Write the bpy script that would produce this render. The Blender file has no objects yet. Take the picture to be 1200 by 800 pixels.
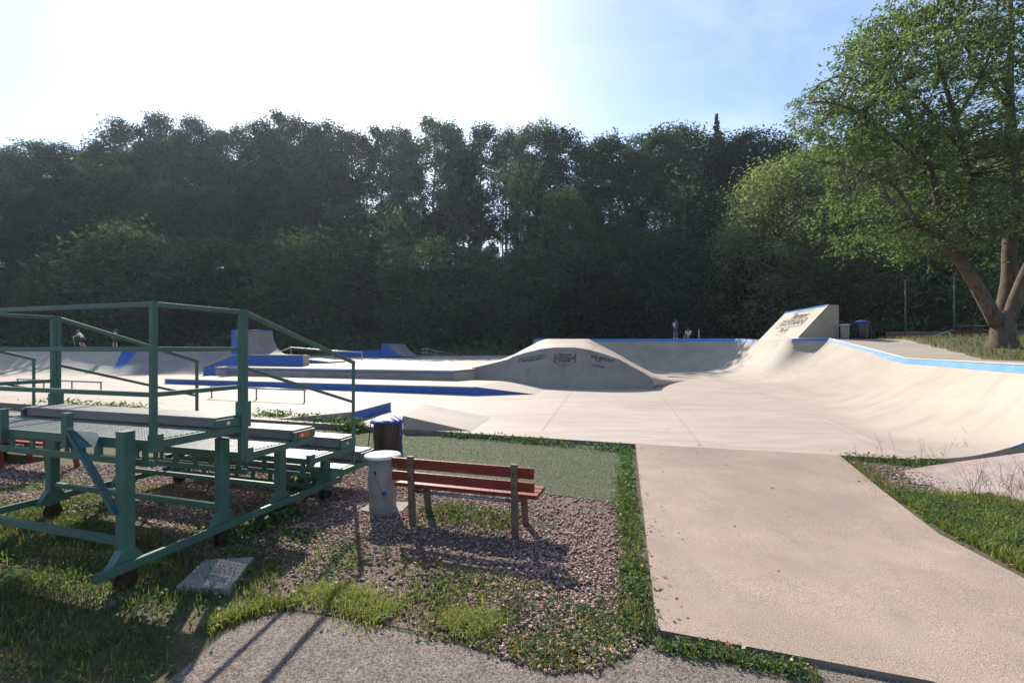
import bpy, bmesh, math, random
import numpy as np
from mathutils import Vector, Matrix, noise as mnoise

random.seed(7)
SC = bpy.context.scene
COL = SC.collection
R = math.radians

# ------------------------------------------------------------------ camera, sky, sun, exposure
CAM_H = 2.15
FPX, CX, HY = 540.0, 600.0, 409.0            # focal length and horizon in photo pixels (1200 wide)
cam_d = bpy.data.cameras.new('camera')
cam_d.sensor_width = 36.0
cam_d.lens = 36.0 * FPX / 1200.0
cam_d.shift_y = (HY - 400.0) / 1200.0
cam_d.clip_start = 0.05
cam_d.clip_end = 3000
cam = bpy.data.objects.new('camera', cam_d)
COL.objects.link(cam)
cam.location = (0, 0, CAM_H)
cam.rotation_euler = (R(90), 0, 0)
SC.camera = cam

SUN_EL, SUN_AZ = R(36.0), R(-20.5)           # azimuth measured from +Y towards +X
world = bpy.data.worlds.new('World')
SC.world = world
world.use_nodes = True
wn, wl = world.node_tree.nodes, world.node_tree.links
wn.clear()
w_out = wn.new('ShaderNodeOutputWorld')
w_bg = wn.new('ShaderNodeBackground')
w_sky = wn.new('ShaderNodeTexSky')
w_sky.sky_type = 'NISHITA'
w_sky.sun_disc = False
w_sky.sun_elevation = SUN_EL
w_sky.sun_rotation = SUN_AZ
w_sky.altitude = 300
w_sky.air_density = 1.0
w_sky.dust_density = 0.8
w_sky.ozone_density = 1.6
w_bg.inputs['Strength'].default_value = 0.112
# thin cirrus: stretched noise over the sky dome
w_tc = wn.new('ShaderNodeTexCoord')
w_map = wn.new('ShaderNodeMapping')
w_map.inputs['Rotation'].default_value = (0.25, 0.5, 0.55)
w_map.inputs['Scale'].default_value = (1.0, 4.5, 3.0)
w_no = wn.new('ShaderNodeTexNoise')
w_no.inputs['Scale'].default_value = 2.1
w_no.inputs['Detail'].default_value = 7
w_no.inputs['Roughness'].default_value = 0.62
w_no.inputs['Distortion'].default_value = 0.7
w_rmp = wn.new('ShaderNodeValToRGB')
w_rmp.color_ramp.elements[0].position = 0.42
w_rmp.color_ramp.elements[1].position = 0.85
w_mul = wn.new('ShaderNodeMath'); w_mul.operation = 'MULTIPLY'; w_mul.inputs[1].default_value = 0.20
w_mix = wn.new('ShaderNodeMixRGB')
w_mix.inputs[2].default_value = (7.5, 7.6, 7.8, 1)
wl.new(w_tc.outputs['Generated'], w_map.inputs['Vector'])
wl.new(w_map.outputs['Vector'], w_no.inputs['Vector'])
wl.new(w_no.outputs['Fac'], w_rmp.inputs['Fac'])
wl.new(w_rmp.outputs['Color'], w_mul.inputs[0])
wl.new(w_mul.outputs['Value'], w_mix.inputs[0])
wl.new(w_sky.outputs['Color'], w_mix.inputs[1])
wl.new(w_mix.outputs['Color'], w_bg.inputs['Color'])
wl.new(w_bg.outputs['Background'], w_out.inputs['Surface'])

SUN_DIR = Vector((math.sin(SUN_AZ) * math.cos(SUN_EL), math.cos(SUN_AZ) * math.cos(SUN_EL), math.sin(SUN_EL)))
sun_d = bpy.data.lights.new('sun', 'SUN')
sun_d.energy = 4.7
sun_d.angle = R(0.55)
sun_d.color = (1.0, 0.925, 0.80)
sun = bpy.data.objects.new('sun', sun_d)
COL.objects.link(sun)
sun.rotation_euler = SUN_DIR.to_track_quat('Z', 'Y').to_euler()

SC.view_settings.view_transform = 'Standard'
SC.view_settings.look = 'None'
SC.view_settings.exposure = 0.95
SC.view_settings.gamma = 1.0
SC.view_settings.use_curve_mapping = False
SC.render.engine = 'CYCLES'
SC.cycles.max_bounces = 8
SC.cycles.transparent_max_bounces = 8

# ------------------------------------------------------------------ geometry of the view -> places
ANG = R(17.4)
U = Vector((math.cos(ANG), -math.sin(ANG), 0))   # along the park's front edge
V = Vector((math.sin(ANG), math.cos(ANG), 0))    # away from the street


def F(y):                                        # the park floor rises gently away from the street
    return 0.08 + 0.0175 * (y - 9.0)


def at(px, py, z=0.0):                           # ground point at height z
    d = FPX * (CAM_H - z) / (py - HY)
    return Vector(((px - CX) / FPX * d, d, z))


def fl(px, py):                                  # point on the park floor
    d = FPX * (CAM_H - 0.08 + 0.0175 * 9) / (py - HY + FPX * 0.0175)
    return Vector(((px - CX) / FPX * d, d, F(d)))


def dep(px, py, d):                              # point at a known distance
    return Vector(((px - CX) / FPX * d, d, CAM_H - (py - HY) * d / FPX))


def on_line(px, py, p, u):                       # point on the vertical plane through p along u
    k = (px - CX) / FPX
    s = (k * p.y - p.x) / (u.x - k * u.y)
    d = p.y + s * u.y
    return dep(px, py, d)


def sm(a, b, x):
    t = min(1.0, max(0.0, (x - a) / (b - a)))
    return t * t * (3 - 2 * t)


def lerp(a, b, t):
    return a + (b - a) * t


# ------------------------------------------------------------------ materials
MATS = {}


def mat(name, c1, c2=None, scale=6.0, rough=0.8, bump=0.0, bscale=60.0, stain=None, stain_scale=0.7, stain_amt=0.5,
        metallic=0.0, spec=0.3, detail=6, stretch=None, speck=0.0, speck_scale=220, chips=None, marks=None):
    m = bpy.data.materials.new(name)
    m.use_nodes = True
    n, l = m.node_tree.nodes, m.node_tree.links
    b = n['Principled BSDF']
    b.inputs['Roughness'].default_value = rough
    b.inputs['Metallic'].default_value = metallic
    b.inputs['Specular IOR Level'].default_value = spec
    tc = n.new('ShaderNodeTexCoord')
    src = tc.outputs['Object']
    if stretch:
        mp = n.new('ShaderNodeMapping')
        mp.inputs['Scale'].default_value = stretch
        l.new(src, mp.inputs['Vector'])
        src_s = mp.outputs['Vector']
    else:
        src_s = src
    no = n.new('ShaderNodeTexNoise')
    no.inputs['Scale'].default_value = scale
    no.inputs['Detail'].default_value = detail
    no.inputs['Roughness'].default_value = 0.65
    l.new(src_s, no.inputs['Vector'])
    rp = n.new('ShaderNodeValToRGB')
    rp.color_ramp.elements[0].position = 0.32
    rp.color_ramp.elements[1].position = 0.68
    rp.color_ramp.elements[0].color = (*c1, 1)
    rp.color_ramp.elements[1].color = (*(c2 or c1), 1)
    l.new(no.outputs['Fac'], rp.inputs['Fac'])
    col = rp.outputs['Color']
    if stain:
        n2 = n.new('ShaderNodeTexNoise')
        n2.inputs['Scale'].default_value = stain_scale
        n2.inputs['Detail'].default_value = 8
        n2.inputs['Roughness'].default_value = 0.6
        n2.inputs['Distortion'].default_value = 0.5
        l.new(src_s, n2.inputs['Vector'])
        r2 = n.new('ShaderNodeValToRGB')
        r2.color_ramp.elements[0].position = 0.46
        r2.color_ramp.elements[1].position = 0.74
        r2.color_ramp.elements[0].color = (0, 0, 0, 1)
        r2.color_ramp.elements[1].color = (stain_amt,) * 3 + (1,)
        l.new(n2.outputs['Fac'], r2.inputs['Fac'])
        mx = n.new('ShaderNodeMixRGB')
        l.new(r2.outputs['Color'], mx.inputs[0])
        l.new(col, mx.inputs[1])
        mx.inputs[2].default_value = (*stain, 1)
        col = mx.outputs['Color']
    if speck:
        n3 = n.new('ShaderNodeTexNoise')
        n3.inputs['Scale'].default_value = speck_scale
        n3.inputs['Detail'].default_value = 2
        l.new(src, n3.inputs['Vector'])
        r3 = n.new('ShaderNodeValToRGB')
        r3.color_ramp.elements[0].position = 0.35
        r3.color_ramp.elements[1].position = 0.65
        r3.color_ramp.elements[0].color = (1 - speck,) * 3 + (1,)
        r3.color_ramp.elements[1].color = (1 + speck * 0.6,) * 3 + (1,)
        l.new(n3.outputs['Fac'], r3.inputs['Fac'])
        mm = n.new('ShaderNodeMixRGB')
        mm.blend_type = 'MULTIPLY'
        mm.inputs[0].default_value = 1
        l.new(col, mm.inputs[1])
        l.new(r3.outputs['Color'], mm.inputs[2])
        col = mm.outputs['Color']
    for cfg in (chips, marks):                     # worn spots / scuff streaks with an outline of their own
        if not cfg: continue
        ccol, cscale, lo_, hi_, amt, rot = cfg
        mp2 = n.new('ShaderNodeMapping')
        mp2.inputs['Rotation'].default_value = (0, 0, rot)
        mp2.inputs['Scale'].default_value = cscale
        l.new(src, mp2.inputs['Vector'])
        n4 = n.new('ShaderNodeTexNoise')
        n4.inputs['Scale'].default_value = 1.0
        n4.inputs['Detail'].default_value = 9
        n4.inputs['Roughness'].default_value = 0.68
        n4.inputs['Distortion'].default_value = 0.25
        l.new(mp2.outputs['Vector'], n4.inputs['Vector'])
        r4 = n.new('ShaderNodeValToRGB')
        r4.color_ramp.elements[0].position = lo_
        r4.color_ramp.elements[1].position = hi_
        r4.color_ramp.elements[0].color = (0, 0, 0, 1)
        r4.color_ramp.elements[1].color = (amt,) * 3 + (1,)
        l.new(n4.outputs['Fac'], r4.inputs['Fac'])
        m4 = n.new('ShaderNodeMixRGB')
        l.new(r4.outputs['Color'], m4.inputs[0])
        l.new(col, m4.inputs[1])
        m4.inputs[2].default_value = (*ccol, 1)
        col = m4.outputs['Color']
    l.new(col, b.inputs['Base Color'])
    if bump:
        nb = n.new('ShaderNodeTexNoise')
        nb.inputs['Scale'].default_value = bscale
        nb.inputs['Detail'].default_value = 5
        l.new(src, nb.inputs['Vector'])
        bp = n.new('ShaderNodeBump')
        bp.inputs['Strength'].default_value = bump
        bp.inputs['Distance'].default_value = 0.02
        l.new(nb.outputs['Fac'], bp.inputs['Height'])
        l.new(bp.outputs['Normal'], b.inputs['Normal'])
    MATS[name] = m
    return m


def leaf_mat(name, c1, c2, c3, trans=0.45, tboost=1.6, rnd_obj=0.25):
    """leaf: diffuse + translucent, colour varies from leaf to leaf and from plant to plant"""
    m = bpy.data.materials.new(name)
    m.use_nodes = True
    n, l = m.node_tree.nodes, m.node_tree.links
    n.clear()
    out = n.new('ShaderNodeOutputMaterial')
    geo = n.new('ShaderNodeNewGeometry')
    rp = n.new('ShaderNodeValToRGB')
    e = rp.color_ramp.elements
    e[0].position = 0.0; e[0].color = (*c1, 1)
    e[1].position = 1.0; e[1].color = (*c3, 1)
    k = e.new(0.55); k.color = (*c2, 1)
    l.new(geo.outputs['Random Per Island'], rp.inputs['Fac'])
    oi = n.new('ShaderNodeObjectInfo')
    mr = n.new('ShaderNodeMapRange')
    mr.inputs['To Min'].default_value = 1 - rnd_obj
    mr.inputs['To Max'].default_value = 1 + rnd_obj
    l.new(oi.outputs['Random'], mr.inputs['Value'])
    hs = n.new('ShaderNodeHueSaturation')
    l.new(rp.outputs['Color'], hs.inputs['Color'])
    l.new(mr.outputs['Result'], hs.inputs['Value'])
    if rnd_obj:                                     # plants also differ a little in hue
        fr_n = n.new('ShaderNodeMath'); fr_n.operation = 'MULTIPLY'; fr_n.inputs[1].default_value = 7.31
        fr_m = n.new('ShaderNodeMath'); fr_m.operation = 'FRACT'
        hr_ = n.new('ShaderNodeMapRange'); hr_.inputs['To Min'].default_value = 0.5 - rnd_obj * 0.06; hr_.inputs['To Max'].default_value = 0.5 + rnd_obj * 0.12
        l.new(oi.outputs['Random'], fr_n.inputs[0]); l.new(fr_n.outputs[0], fr_m.inputs[0]); l.new(fr_m.outputs[0], hr_.inputs['Value'])
        l.new(hr_.outputs['Result'], hs.inputs['Hue'])
    df = n.new('ShaderNodeBsdfDiffuse')
    l.new(hs.outputs['Color'], df.inputs['Color'])
    tb = n.new('ShaderNodeMixRGB'); tb.blend_type = 'MULTIPLY'; tb.inputs[0].default_value = 1
    tb.inputs[2].default_value = (tboost * 0.9, tboost * 1.08, tboost * 0.5, 1)
    l.new(hs.outputs['Color'], tb.inputs[1])
    tr = n.new('ShaderNodeBsdfTranslucent')
    l.new(tb.outputs['Color'], tr.inputs['Color'])
    gl = n.new('ShaderNodeBsdfGlossy'); gl.inputs['Roughness'].default_value = 0.6
    gl.inputs['Color'].default_value = (0.9, 0.95, 1, 1)
    m1 = n.new('ShaderNodeMixShader'); m1.inputs[0].default_value = trans
    l.new(df.outputs[0], m1.inputs[1]); l.new(tr.outputs[0], m1.inputs[2])
    m2 = n.new('ShaderNodeMixShader'); m2.inputs[0].default_value = 0.014
    l.new(m1.outputs[0], m2.inputs[1]); l.new(gl.outputs[0], m2.inputs[2])
    l.new(m2.outputs[0], out.inputs['Surface'])
    MATS[name] = m
    return m


M_floor = mat('concrete_floor', (0.355, 0.296, 0.250), (0.42, 0.352, 0.30), 1.6, 0.75, 0.15, 90, stain=(0.25, 0.205, 0.17), stain_scale=0.22, stain_amt=0.55, speck=0.12, speck_scale=150, stretch=(0.6, 1.6, 1),
              chips=((0.16, 0.13, 0.11), (2.2, 2.6, 2), .66, .74, .45, 0.3), marks=((0.22, 0.185, 0.16), (0.35, 3.2, 1), .54, .66, .55, 0.35))
M_ramp = mat('concrete_ramp', (0.340, 0.293, 0.243), (0.40, 0.348, 0.293), 1.1, 0.72, 0.12, 70, stain=(0.24, 0.205, 0.175), stain_scale=0.30, stain_amt=0.8, speck=0.10, speck_scale=120, stretch=(1.0, 0.5, 1.2),
             chips=((0.17, 0.15, 0.135), (1.6, 1.2, 2), .64, .76, .45, 0.1), marks=((0.22, 0.19, 0.18), (0.4, 1.7, 0.5), .50, .70, .45, -0.35))
M_hump = mat('concrete_grey_shade', (0.215, 0.195, 0.185), (0.27, 0.245, 0.232), 1.4, 0.8, 0.15, 80, stain=(0.17, 0.145, 0.14), stain_scale=0.5, stain_amt=0.7, speck=0.12,  # grey concrete, also the darker copy that paints in shade
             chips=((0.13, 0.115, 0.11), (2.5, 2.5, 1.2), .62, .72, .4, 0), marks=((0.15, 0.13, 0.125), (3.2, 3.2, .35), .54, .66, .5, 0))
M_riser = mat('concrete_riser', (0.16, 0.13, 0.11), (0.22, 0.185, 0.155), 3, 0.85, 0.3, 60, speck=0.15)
M_slab = mat('concrete_slab', (0.305, 0.232, 0.182), (0.375, 0.29, 0.235), 1.2, 0.85, 0.4, 150, stain=(0.21, 0.158, 0.13), stain_scale=0.36, stain_amt=0.8, speck=0.40, speck_scale=125,
             chips=((0.15, 0.112, 0.092), (3.0, 2.2, 2), .63, .72, .5, 0.2), marks=((0.22, 0.172, 0.145), (1.5, 0.55, 1), .52, .72, .5, 0.35))
M_blue = mat('blue_paint', (0.010, 0.075, 0.33), (0.018, 0.105, 0.40), 2.5, 0.55, 0.1, 60, stain=(0.035, 0.09, 0.24), stain_scale=0.8, stain_amt=0.5, chips=((0.22, 0.20, 0.18), (4.5, 4.5, 9), .62, .66, .8, 0), marks=((0.05, 0.06, 0.10), (0.8, 0.8, 9), .58, .68, .6, 0))
M_blue2 = mat('light_blue_paint', (0.030, 0.165, 0.46), (0.06, 0.225, 0.52), 2.0, 0.5, 0.05, 60, stain=(0.15, 0.29, 0.48), stain_scale=0.5, stain_amt=0.5, chips=((0.30, 0.28, 0.26), (3.5, 3.5, 6), .60, .65, .8, 0))
M_joint = mat('joint_line', (0.15, 0.125, 0.11), (0.21, 0.18, 0.16), 4, 0.9)
M_asph = mat('asphalt', (0.175, 0.140, 0.120), (0.255, 0.21, 0.178), 5, 0.9, 0.8, 130, stain=(0.17, 0.14, 0.125), stain_scale=1.1, stain_amt=0.6, speck=0.6, speck_scale=70, chips=((0.10, 0.085, 0.075), (9, 9, 9), .62, .70, .6, 0), marks=((0.32, 0.27, 0.23), (30, 30, 30), .63, .70, .5, 0))
M_pad = mat('pale_grit', (0.28, 0.225, 0.205), (0.36, 0.30, 0.28), 2.2, 0.9, 0.6, 70, stain=(0.27, 0.16, 0.12), stain_scale=1.3, stain_amt=0.6, speck=0.3, speck_scale=90)
M_bed = mat('gravel_bed', (0.11, 0.076, 0.064), (0.19, 0.135, 0.115), 14, 0.95, 1.0, 40, speck=0.4, speck_scale=60)
M_dirt = mat('earth', (0.105, 0.078, 0.052), (0.075, 0.075, 0.036), 3.5, 0.95, 0.8, 30, stain=(0.055, 0.072, 0.026), stain_scale=0.6, stain_amt=0.75, speck=0.3, speck_scale=50)
M_hill = mat('forest_floor', (0.038, 0.03, 0.018), (0.03, 0.04, 0.014), 0.5, 0.95, 0.5, 5, stain=(0.02, 0.034, 0.010), stain_scale=0.16, stain_amt=0.7)
M_turf = mat('artificial_turf', (0.095, 0.112, 0.064), (0.165, 0.18, 0.11), 34, 0.9, 1.0, 190, stain=(0.15, 0.145, 0.09), stain_scale=1.3, stain_amt=0.5, speck=0.55, speck_scale=150)
M_green = mat('green_paint', (0.042, 0.112, 0.084), (0.058, 0.138, 0.108), 5, 0.5, 0.08, 40, stain=(0.055, 0.055, 0.042), stain_scale=2.6, stain_amt=0.5, spec=0.4, chips=((0.085, 0.04, 0.022), (14, 14, 14), .64, .69, .85, 0), marks=((0.09, 0.11, 0.10), (5, 5, 30), .60, .70, .5, 0))
M_teal = mat('teal_reflection_paint', (0.025, 0.085, 0.095), (0.035, 0.11, 0.12), 5, 0.45, 0.05, 40, spec=0.5)  # bluish reflection on the green brace, painted in as teal
M_galv = mat('galvanised_steel', (0.30, 0.31, 0.31), (0.46, 0.47, 0.47), 18, 0.45, 0.1, 60, metallic=0.75)
M_plank = mat('grey_seat_board', (0.15, 0.148, 0.15), (0.23, 0.225, 0.225), 2.5, 0.42, 0.1, 40, stain=(0.11, 0.105, 0.105), stain_scale=1.2, stain_amt=0.6, stretch=(0.5, 4, 1))
M_rust = mat('rusty_iron', (0.022, 0.014, 0.011), (0.06, 0.030, 0.019), 20, 0.9, 0.5, 60)
M_redwood = mat('red_stained_timber', (0.15, 0.020, 0.012), (0.25, 0.042, 0.024), 3, 0.5, 0.35, 30, stain=(0.075, 0.016, 0.010), stain_scale=2.2, stain_amt=0.8, stretch=(0.8, 14, 14), chips=((0.26, 0.17, 0.12), (3, 30, 30), .63, .69, .7, 0), marks=((0.06, 0.015, 0.01), (1.5, 60, 60), .55, .64, .7, 0))
M_brown = mat('brown_post_paint', (0.11, 0.075, 0.058), (0.16, 0.11, 0.085), 5, 0.7, 0.2, 40)
M_redmetal = mat('dark_red_frame', (0.16, 0.03, 0.018), (0.22, 0.045, 0.026), 5, 0.6, 0.1, 40)
M_tube = mat('steel_tube', (0.22, 0.22, 0.23), (0.32, 0.32, 0.33), 9, 0.4, 0, metallic=0.7)
M_barrel = mat('grey_concrete_pipe', (0.20, 0.19, 0.175), (0.30, 0.285, 0.265), 3, 0.85, 0.3, 50, stain=(0.13, 0.125, 0.115), stain_scale=1.8, stain_amt=0.6, stretch=(1, 1, 0.35), speck=0.12)
M_lid = mat('pale_lid', (0.58, 0.56, 0.53), (0.70, 0.68, 0.65), 4, 0.5, 0.1, 40)
M_bag = mat('black_bin_bag', (0.018, 0.012, 0.010), (0.045, 0.03, 0.024), 6, 0.35, 0.3, 18, stretch=(1, 1, 0.2), spec=0.5)
M_bagblue = mat('blue_plastic', (0.02, 0.04, 0.22), (0.03, 0.06, 0.32), 8, 0.4)
M_white = mat('white_plastic', (0.72, 0.72, 0.72), (0.80, 0.80, 0.80), 8, 0.45)
M_bark = mat('bark', (0.055, 0.042, 0.032), (0.11, 0.088, 0.068), 4, 0.95, 0.9, 16, stretch=(1, 1, 0.25))
M_bark2 = mat('maple_bark', (0.075, 0.056, 0.042), (0.155, 0.12, 0.092), 4.0, 0.95, 1.0, 10, stain=(0.06, 0.058, 0.03), stain_scale=0.9, stain_amt=0.7, stretch=(1, 1, 0.3), chips=((0.045, 0.034, 0.026), (7, 7, 1.6), .52, .62, .8, 0))
M_paver = mat('grey_paver', (0.24, 0.215, 0.19), (0.33, 0.30, 0.27), 4, 0.9, 0.4, 90, speck=0.25, speck_scale=150)
M_brick = mat('red_brick', (0.17, 0.055, 0.04), (0.24, 0.08, 0.055), 6, 0.9, 0.4, 30, stain=(0.10, 0.10, 0.09), stain_scale=0.5, stain_amt=0.6)
M_ink = mat('stencil_paint', (0.045, 0.045, 0.055), (0.12, 0.115, 0.125), 9, 0.8)
M_skin = mat('skin', (0.42, 0.22, 0.15), (0.48, 0.26, 0.18), 8, 0.6)
M_cloth_w = mat('white_cloth', (0.68, 0.66, 0.64), (0.76, 0.74, 0.72), 12, 0.9)
M_cloth_d = mat('dark_cloth', (0.025, 0.028, 0.04), (0.045, 0.048, 0.06), 12, 0.9)
M_cloth_b = mat('blue_cloth', (0.03, 0.08, 0.34), (0.05, 0.11, 0.42), 12, 0.9)
M_hair = mat('brown_hair', (0.05, 0.028, 0.016), (0.09, 0.05, 0.03), 30, 0.7)
M_orange = mat('orange_sticker', (0.55, 0.09, 0.03), (0.62, 0.13, 0.05), 9, 0.6)

# gravel stones: colour from stone to stone
M_stone = bpy.data.materials.new('gravel_stone')
M_stone.use_nodes = True
_n, _l = M_stone.node_tree.nodes, M_stone.node_tree.links
_g = _n.new('ShaderNodeNewGeometry')
_r = _n.new('ShaderNodeValToRGB')
_e = _r.color_ramp.elements
_e[0].position = 0; _e[0].color = (0.15, 0.082, 0.068, 1)
_e[1].position = 1; _e[1].color = (0.46, 0.32, 0.27, 1)
_k = _e.new(0.45); _k.color = (0.28, 0.165, 0.135, 1)
_k = _e.new(0.75); _k.color = (0.28, 0.225, 0.205, 1)
_l.new(_g.outputs['Random Per Island'], _r.inputs['Fac'])
_l.new(_r.outputs['Color'], _n['Principled BSDF'].inputs['Base Color'])
_n['Principled BSDF'].inputs['Roughness'].default_value = 0.85

ML_forest = leaf_mat('forest_leaf', (0.027, 0.050, 0.034), (0.044, 0.076, 0.046), (0.078, 0.114, 0.052), 0.34, 1.2, 0.5)
ML_maple = leaf_mat('maple_leaf', (0.066, 0.098, 0.046), (0.105, 0.142, 0.066), (0.160, 0.186, 0.098), 0.42, 1.55, 0.0)
ML_pale = leaf_mat('pale_leaf', (0.085, 0.104, 0.058), (0.128, 0.145, 0.08), (0.19, 0.20, 0.115), 0.42, 1.6)
ML_conifer = leaf_mat('conifer_needles', (0.010, 0.022, 0.014), (0.018, 0.032, 0.018), (0.028, 0.042, 0.02), 0.2, 1.0)
ML_under = leaf_mat('undergrowth_leaf', (0.034, 0.062, 0.032), (0.054, 0.090, 0.044), (0.085, 0.120, 0.052), 0.35, 1.4, 0.0)
ML_grass = leaf_mat('grass_blade', (0.058, 0.074, 0.026), (0.095, 0.110, 0.040), (0.235, 0.20, 0.105), 0.40, 1.5, 0.0)
ML_grassy = leaf_mat('yellow_grass_blade', (0.13, 0.16, 0.03), (0.20, 0.22, 0.05), (0.34, 0.29, 0.12), 0.45, 1.5, 0.0)
ML_weed = leaf_mat('weed_leaf', (0.042, 0.085, 0.026), (0.065, 0.118, 0.036), (0.115, 0.16, 0.058), 0.40, 1.5, 0.0)
ML_dry = leaf_mat('dry_stalk', (0.12, 0.085, 0.055), (0.18, 0.14, 0.09), (0.14, 0.13, 0.07), 0.2, 1.0, 0.0)
ML_litter = leaf_mat('fallen_leaf', (0.24, 0.09, 0.035), (0.36, 0.20, 0.09), (0.46, 0.33, 0.20), 0.2, 1.0, 0.0)

# ------------------------------------------------------------------ mesh building


class MB:
    def __init__(self):
        self.v, self.f, self.m, self.s = [], [], [], []

    def add(self, vs, fs, mi=0, smooth=False):
        o = len(self.v)
        self.v += [tuple(p) for p in vs]
        for q in fs:
            self.f.append(tuple(o + i for i in q))
            self.m.append(mi)
            self.s.append(smooth)
        return self

    def box(self, lo, hi, mi=0):
        x0, y0, z0 = lo
        x1, y1, z1 = hi
        vs = [(x0, y0, z0), (x1, y0, z0), (x1, y1, z0), (x0, y1, z0), (x0, y0, z1), (x1, y0, z1), (x1, y1, z1), (x0, y1, z1)]
        return self.add(vs, [(0, 3, 2, 1), (4, 5, 6, 7), (0, 1, 5, 4), (1, 2, 6, 5), (2, 3, 7, 6), (3, 0, 4, 7)], mi)

    def beam(self, p, q, w, h, up=(0, 0, 1), mi=0, ch=0.0):
        """rectangular bar from p to q, w across, h along up; ch chamfers its long edges"""
        p, q, up = Vector(p), Vector(q), Vector(up)
        d = (q - p).normalized()
        sx = d.cross(up)
        if sx.length < 1e-4:
            sx = d.cross(Vector((1, 0, 0)))
        sx.normalize()
        uy = sx.cross(d).normalized()
        a, b = w / 2, h / 2
        if ch:
            ring = [(-a + ch, -b), (a - ch, -b), (a, -b + ch), (a, b - ch), (a - ch, b), (-a + ch, b), (-a, b - ch), (-a, -b + ch)]
        else:
            ring = [(-a, -b), (a, -b), (a, b), (-a, b)]
        n = len(ring)
        vs = [p + sx * x + uy * y for x, y in ring] + [q + sx * x + uy * y for x, y in ring]
        fs = [(i, (i + 1) % n, n + (i + 1) % n, n + i) for i in range(n)]
        fs += [tuple(range(n))[::-1], tuple(range(n, 2 * n))]
        return self.add(vs, fs, mi)

    def tube(self, pts, r, n=8, mi=0, caps=True):
        pts = [Vector(p) for p in pts]
        rs = r if isinstance(r, (list, tuple)) else [r] * len(pts)
        o = len(self.v)
        ref = None
        for i, p in enumerate(pts):
            d = (pts[min(i + 1, len(pts) - 1)] - pts[max(i - 1, 0)]).normalized()
            if ref is None:
                ref = Vector((0, 0, 1)) if abs(d.z) < 0.9 else Vector((1, 0, 0))
            a = d.cross(ref)
            a.normalize()
            b = a.cross(d).normalized()
            ref = b
            for k in range(n):
                t = 2 * math.pi * k / n
                self.v.append(tuple(p + a * (math.cos(t) * rs[i]) + b * (math.sin(t) * rs[i])))
        for i in range(len(pts) - 1):
            for k in range(n):
                k2 = (k + 1) % n
                self.f.append((o + i * n + k, o + i * n + k2, o + (i + 1) * n + k2, o + (i + 1) * n + k))
                self.m.append(mi)
                self.s.append(True)
        if caps:
            self.f.append(tuple(o + k for k in range(n))[::-1]); self.m.append(mi); self.s.append(False)
            e = o + (len(pts) - 1) * n
            self.f.append(tuple(e + k for k in range(n))); self.m.append(mi); self.s.append(False)
        return self

    def lathe(self, prof, c=(0, 0, 0), n=24, mi=0, wob=None):
        o = len(self.v)
        for j, (r, z) in enumerate(prof):
            for k in range(n):
                t = 2 * math.pi * k / n
                rr = r * (1 + (wob(t, z) if wob else 0))
                self.v.append((c[0] + rr * math.cos(t), c[1] + rr * math.sin(t), c[2] + z))
        for j in range(len(prof) - 1):
            for k in range(n):
                k2 = (k + 1) % n
                self.f.append((o + j * n + k, o + j * n + k2, o + (j + 1) * n + k2, o + (j + 1) * n + k))
                self.m.append(mi); self.s.append(True)
        self.f.append(tuple(o + k for k in range(n))[::-1]); self.m.append(mi); self.s.append(False)
        e = o + (len(prof) - 1) * n
        self.f.append(tuple(e + k for k in range(n))); self.m.append(mi); self.s.append(False)
        return self

    def prism(self, top, zb, mi=0, mside=None):
        """polygon with its own heights, walls down to zb (number or list)"""
        n = len(top)
        top = [Vector(p) for p in top]
        zs = zb if isinstance(zb, (list, tuple)) else [zb] * n
        bot = [Vector((p.x, p.y, zs[i])) for i, p in enumerate(top)]
        area = sum(top[i].x * top[(i + 1) % n].y - top[(i + 1) % n].x * top[i].y for i in range(n))
        if area < 0:
            top.reverse(); bot.reverse()
        self.add(top, [tuple(range(n))], mi)
        self.add(bot, [tuple(range(n))[::-1]], mi if mside is None else mside)
        vs = top + bot
        self.add(vs, [(i, n + i, n + (i + 1) % n, (i + 1) % n) for i in range(n)], mi if mside is None else mside)
        return self

    def grid(self, rows, mi=0, smooth=True, flip=False):
        n = len(rows[0])
        vs = [p for r in rows for p in r]
        fs = []
        for i in range(len(rows) - 1):
            for k in range(n - 1):
                q = (i * n + k, i * n + k + 1, (i + 1) * n + k + 1, (i + 1) * n + k)
                fs.append(q[::-1] if flip else q)
        return self.add(vs, fs, mi, smooth)

    def build(self, name, mats, parent=None, origin=None):
        if origin is not None:
            ox, oy, oz = origin
            vs = [(x - ox, y - oy, z - oz) for x, y, z in self.v]
        else:
            vs = self.v
        me = bpy.data.meshes.new(name)
        me.from_pydata(vs, [], self.f)
        if not isinstance(mats, (list, tuple)):
            mats = [mats]
        for m in mats:
            me.materials.append(m)
        me.polygons.foreach_set('material_index', self.m)
        me.polygons.foreach_set('use_smooth', self.s)
        me.update()
        ob = bpy.data.objects.new(name, me)
        COL.objects.link(ob)
        if parent is not None:
            ob.parent = parent
        elif origin is not None:
            ob.location = origin
        return ob


def tag(o, label=None, cat=None, group=None, kind=None):
    if label: o['label'] = label
    if cat: o['category'] = cat
    if group: o['group'] = group
    if kind: o['kind'] = kind
    return o


def empty(name, loc=(0, 0, 0), rz=0.0):
    o = bpy.data.objects.new(name, None)
    o.empty_display_size = 0.2
    COL.objects.link(o)
    o.location = loc
    o.rotation_euler = (0, 0, rz)
    return o


def copy_tree(o, parent=None):
    c = o.copy()
    COL.objects.link(c)
    if parent is not None:
        c.parent = parent
    for ch in list(o.children):
        copy_tree(ch, c)
    return c


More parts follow.
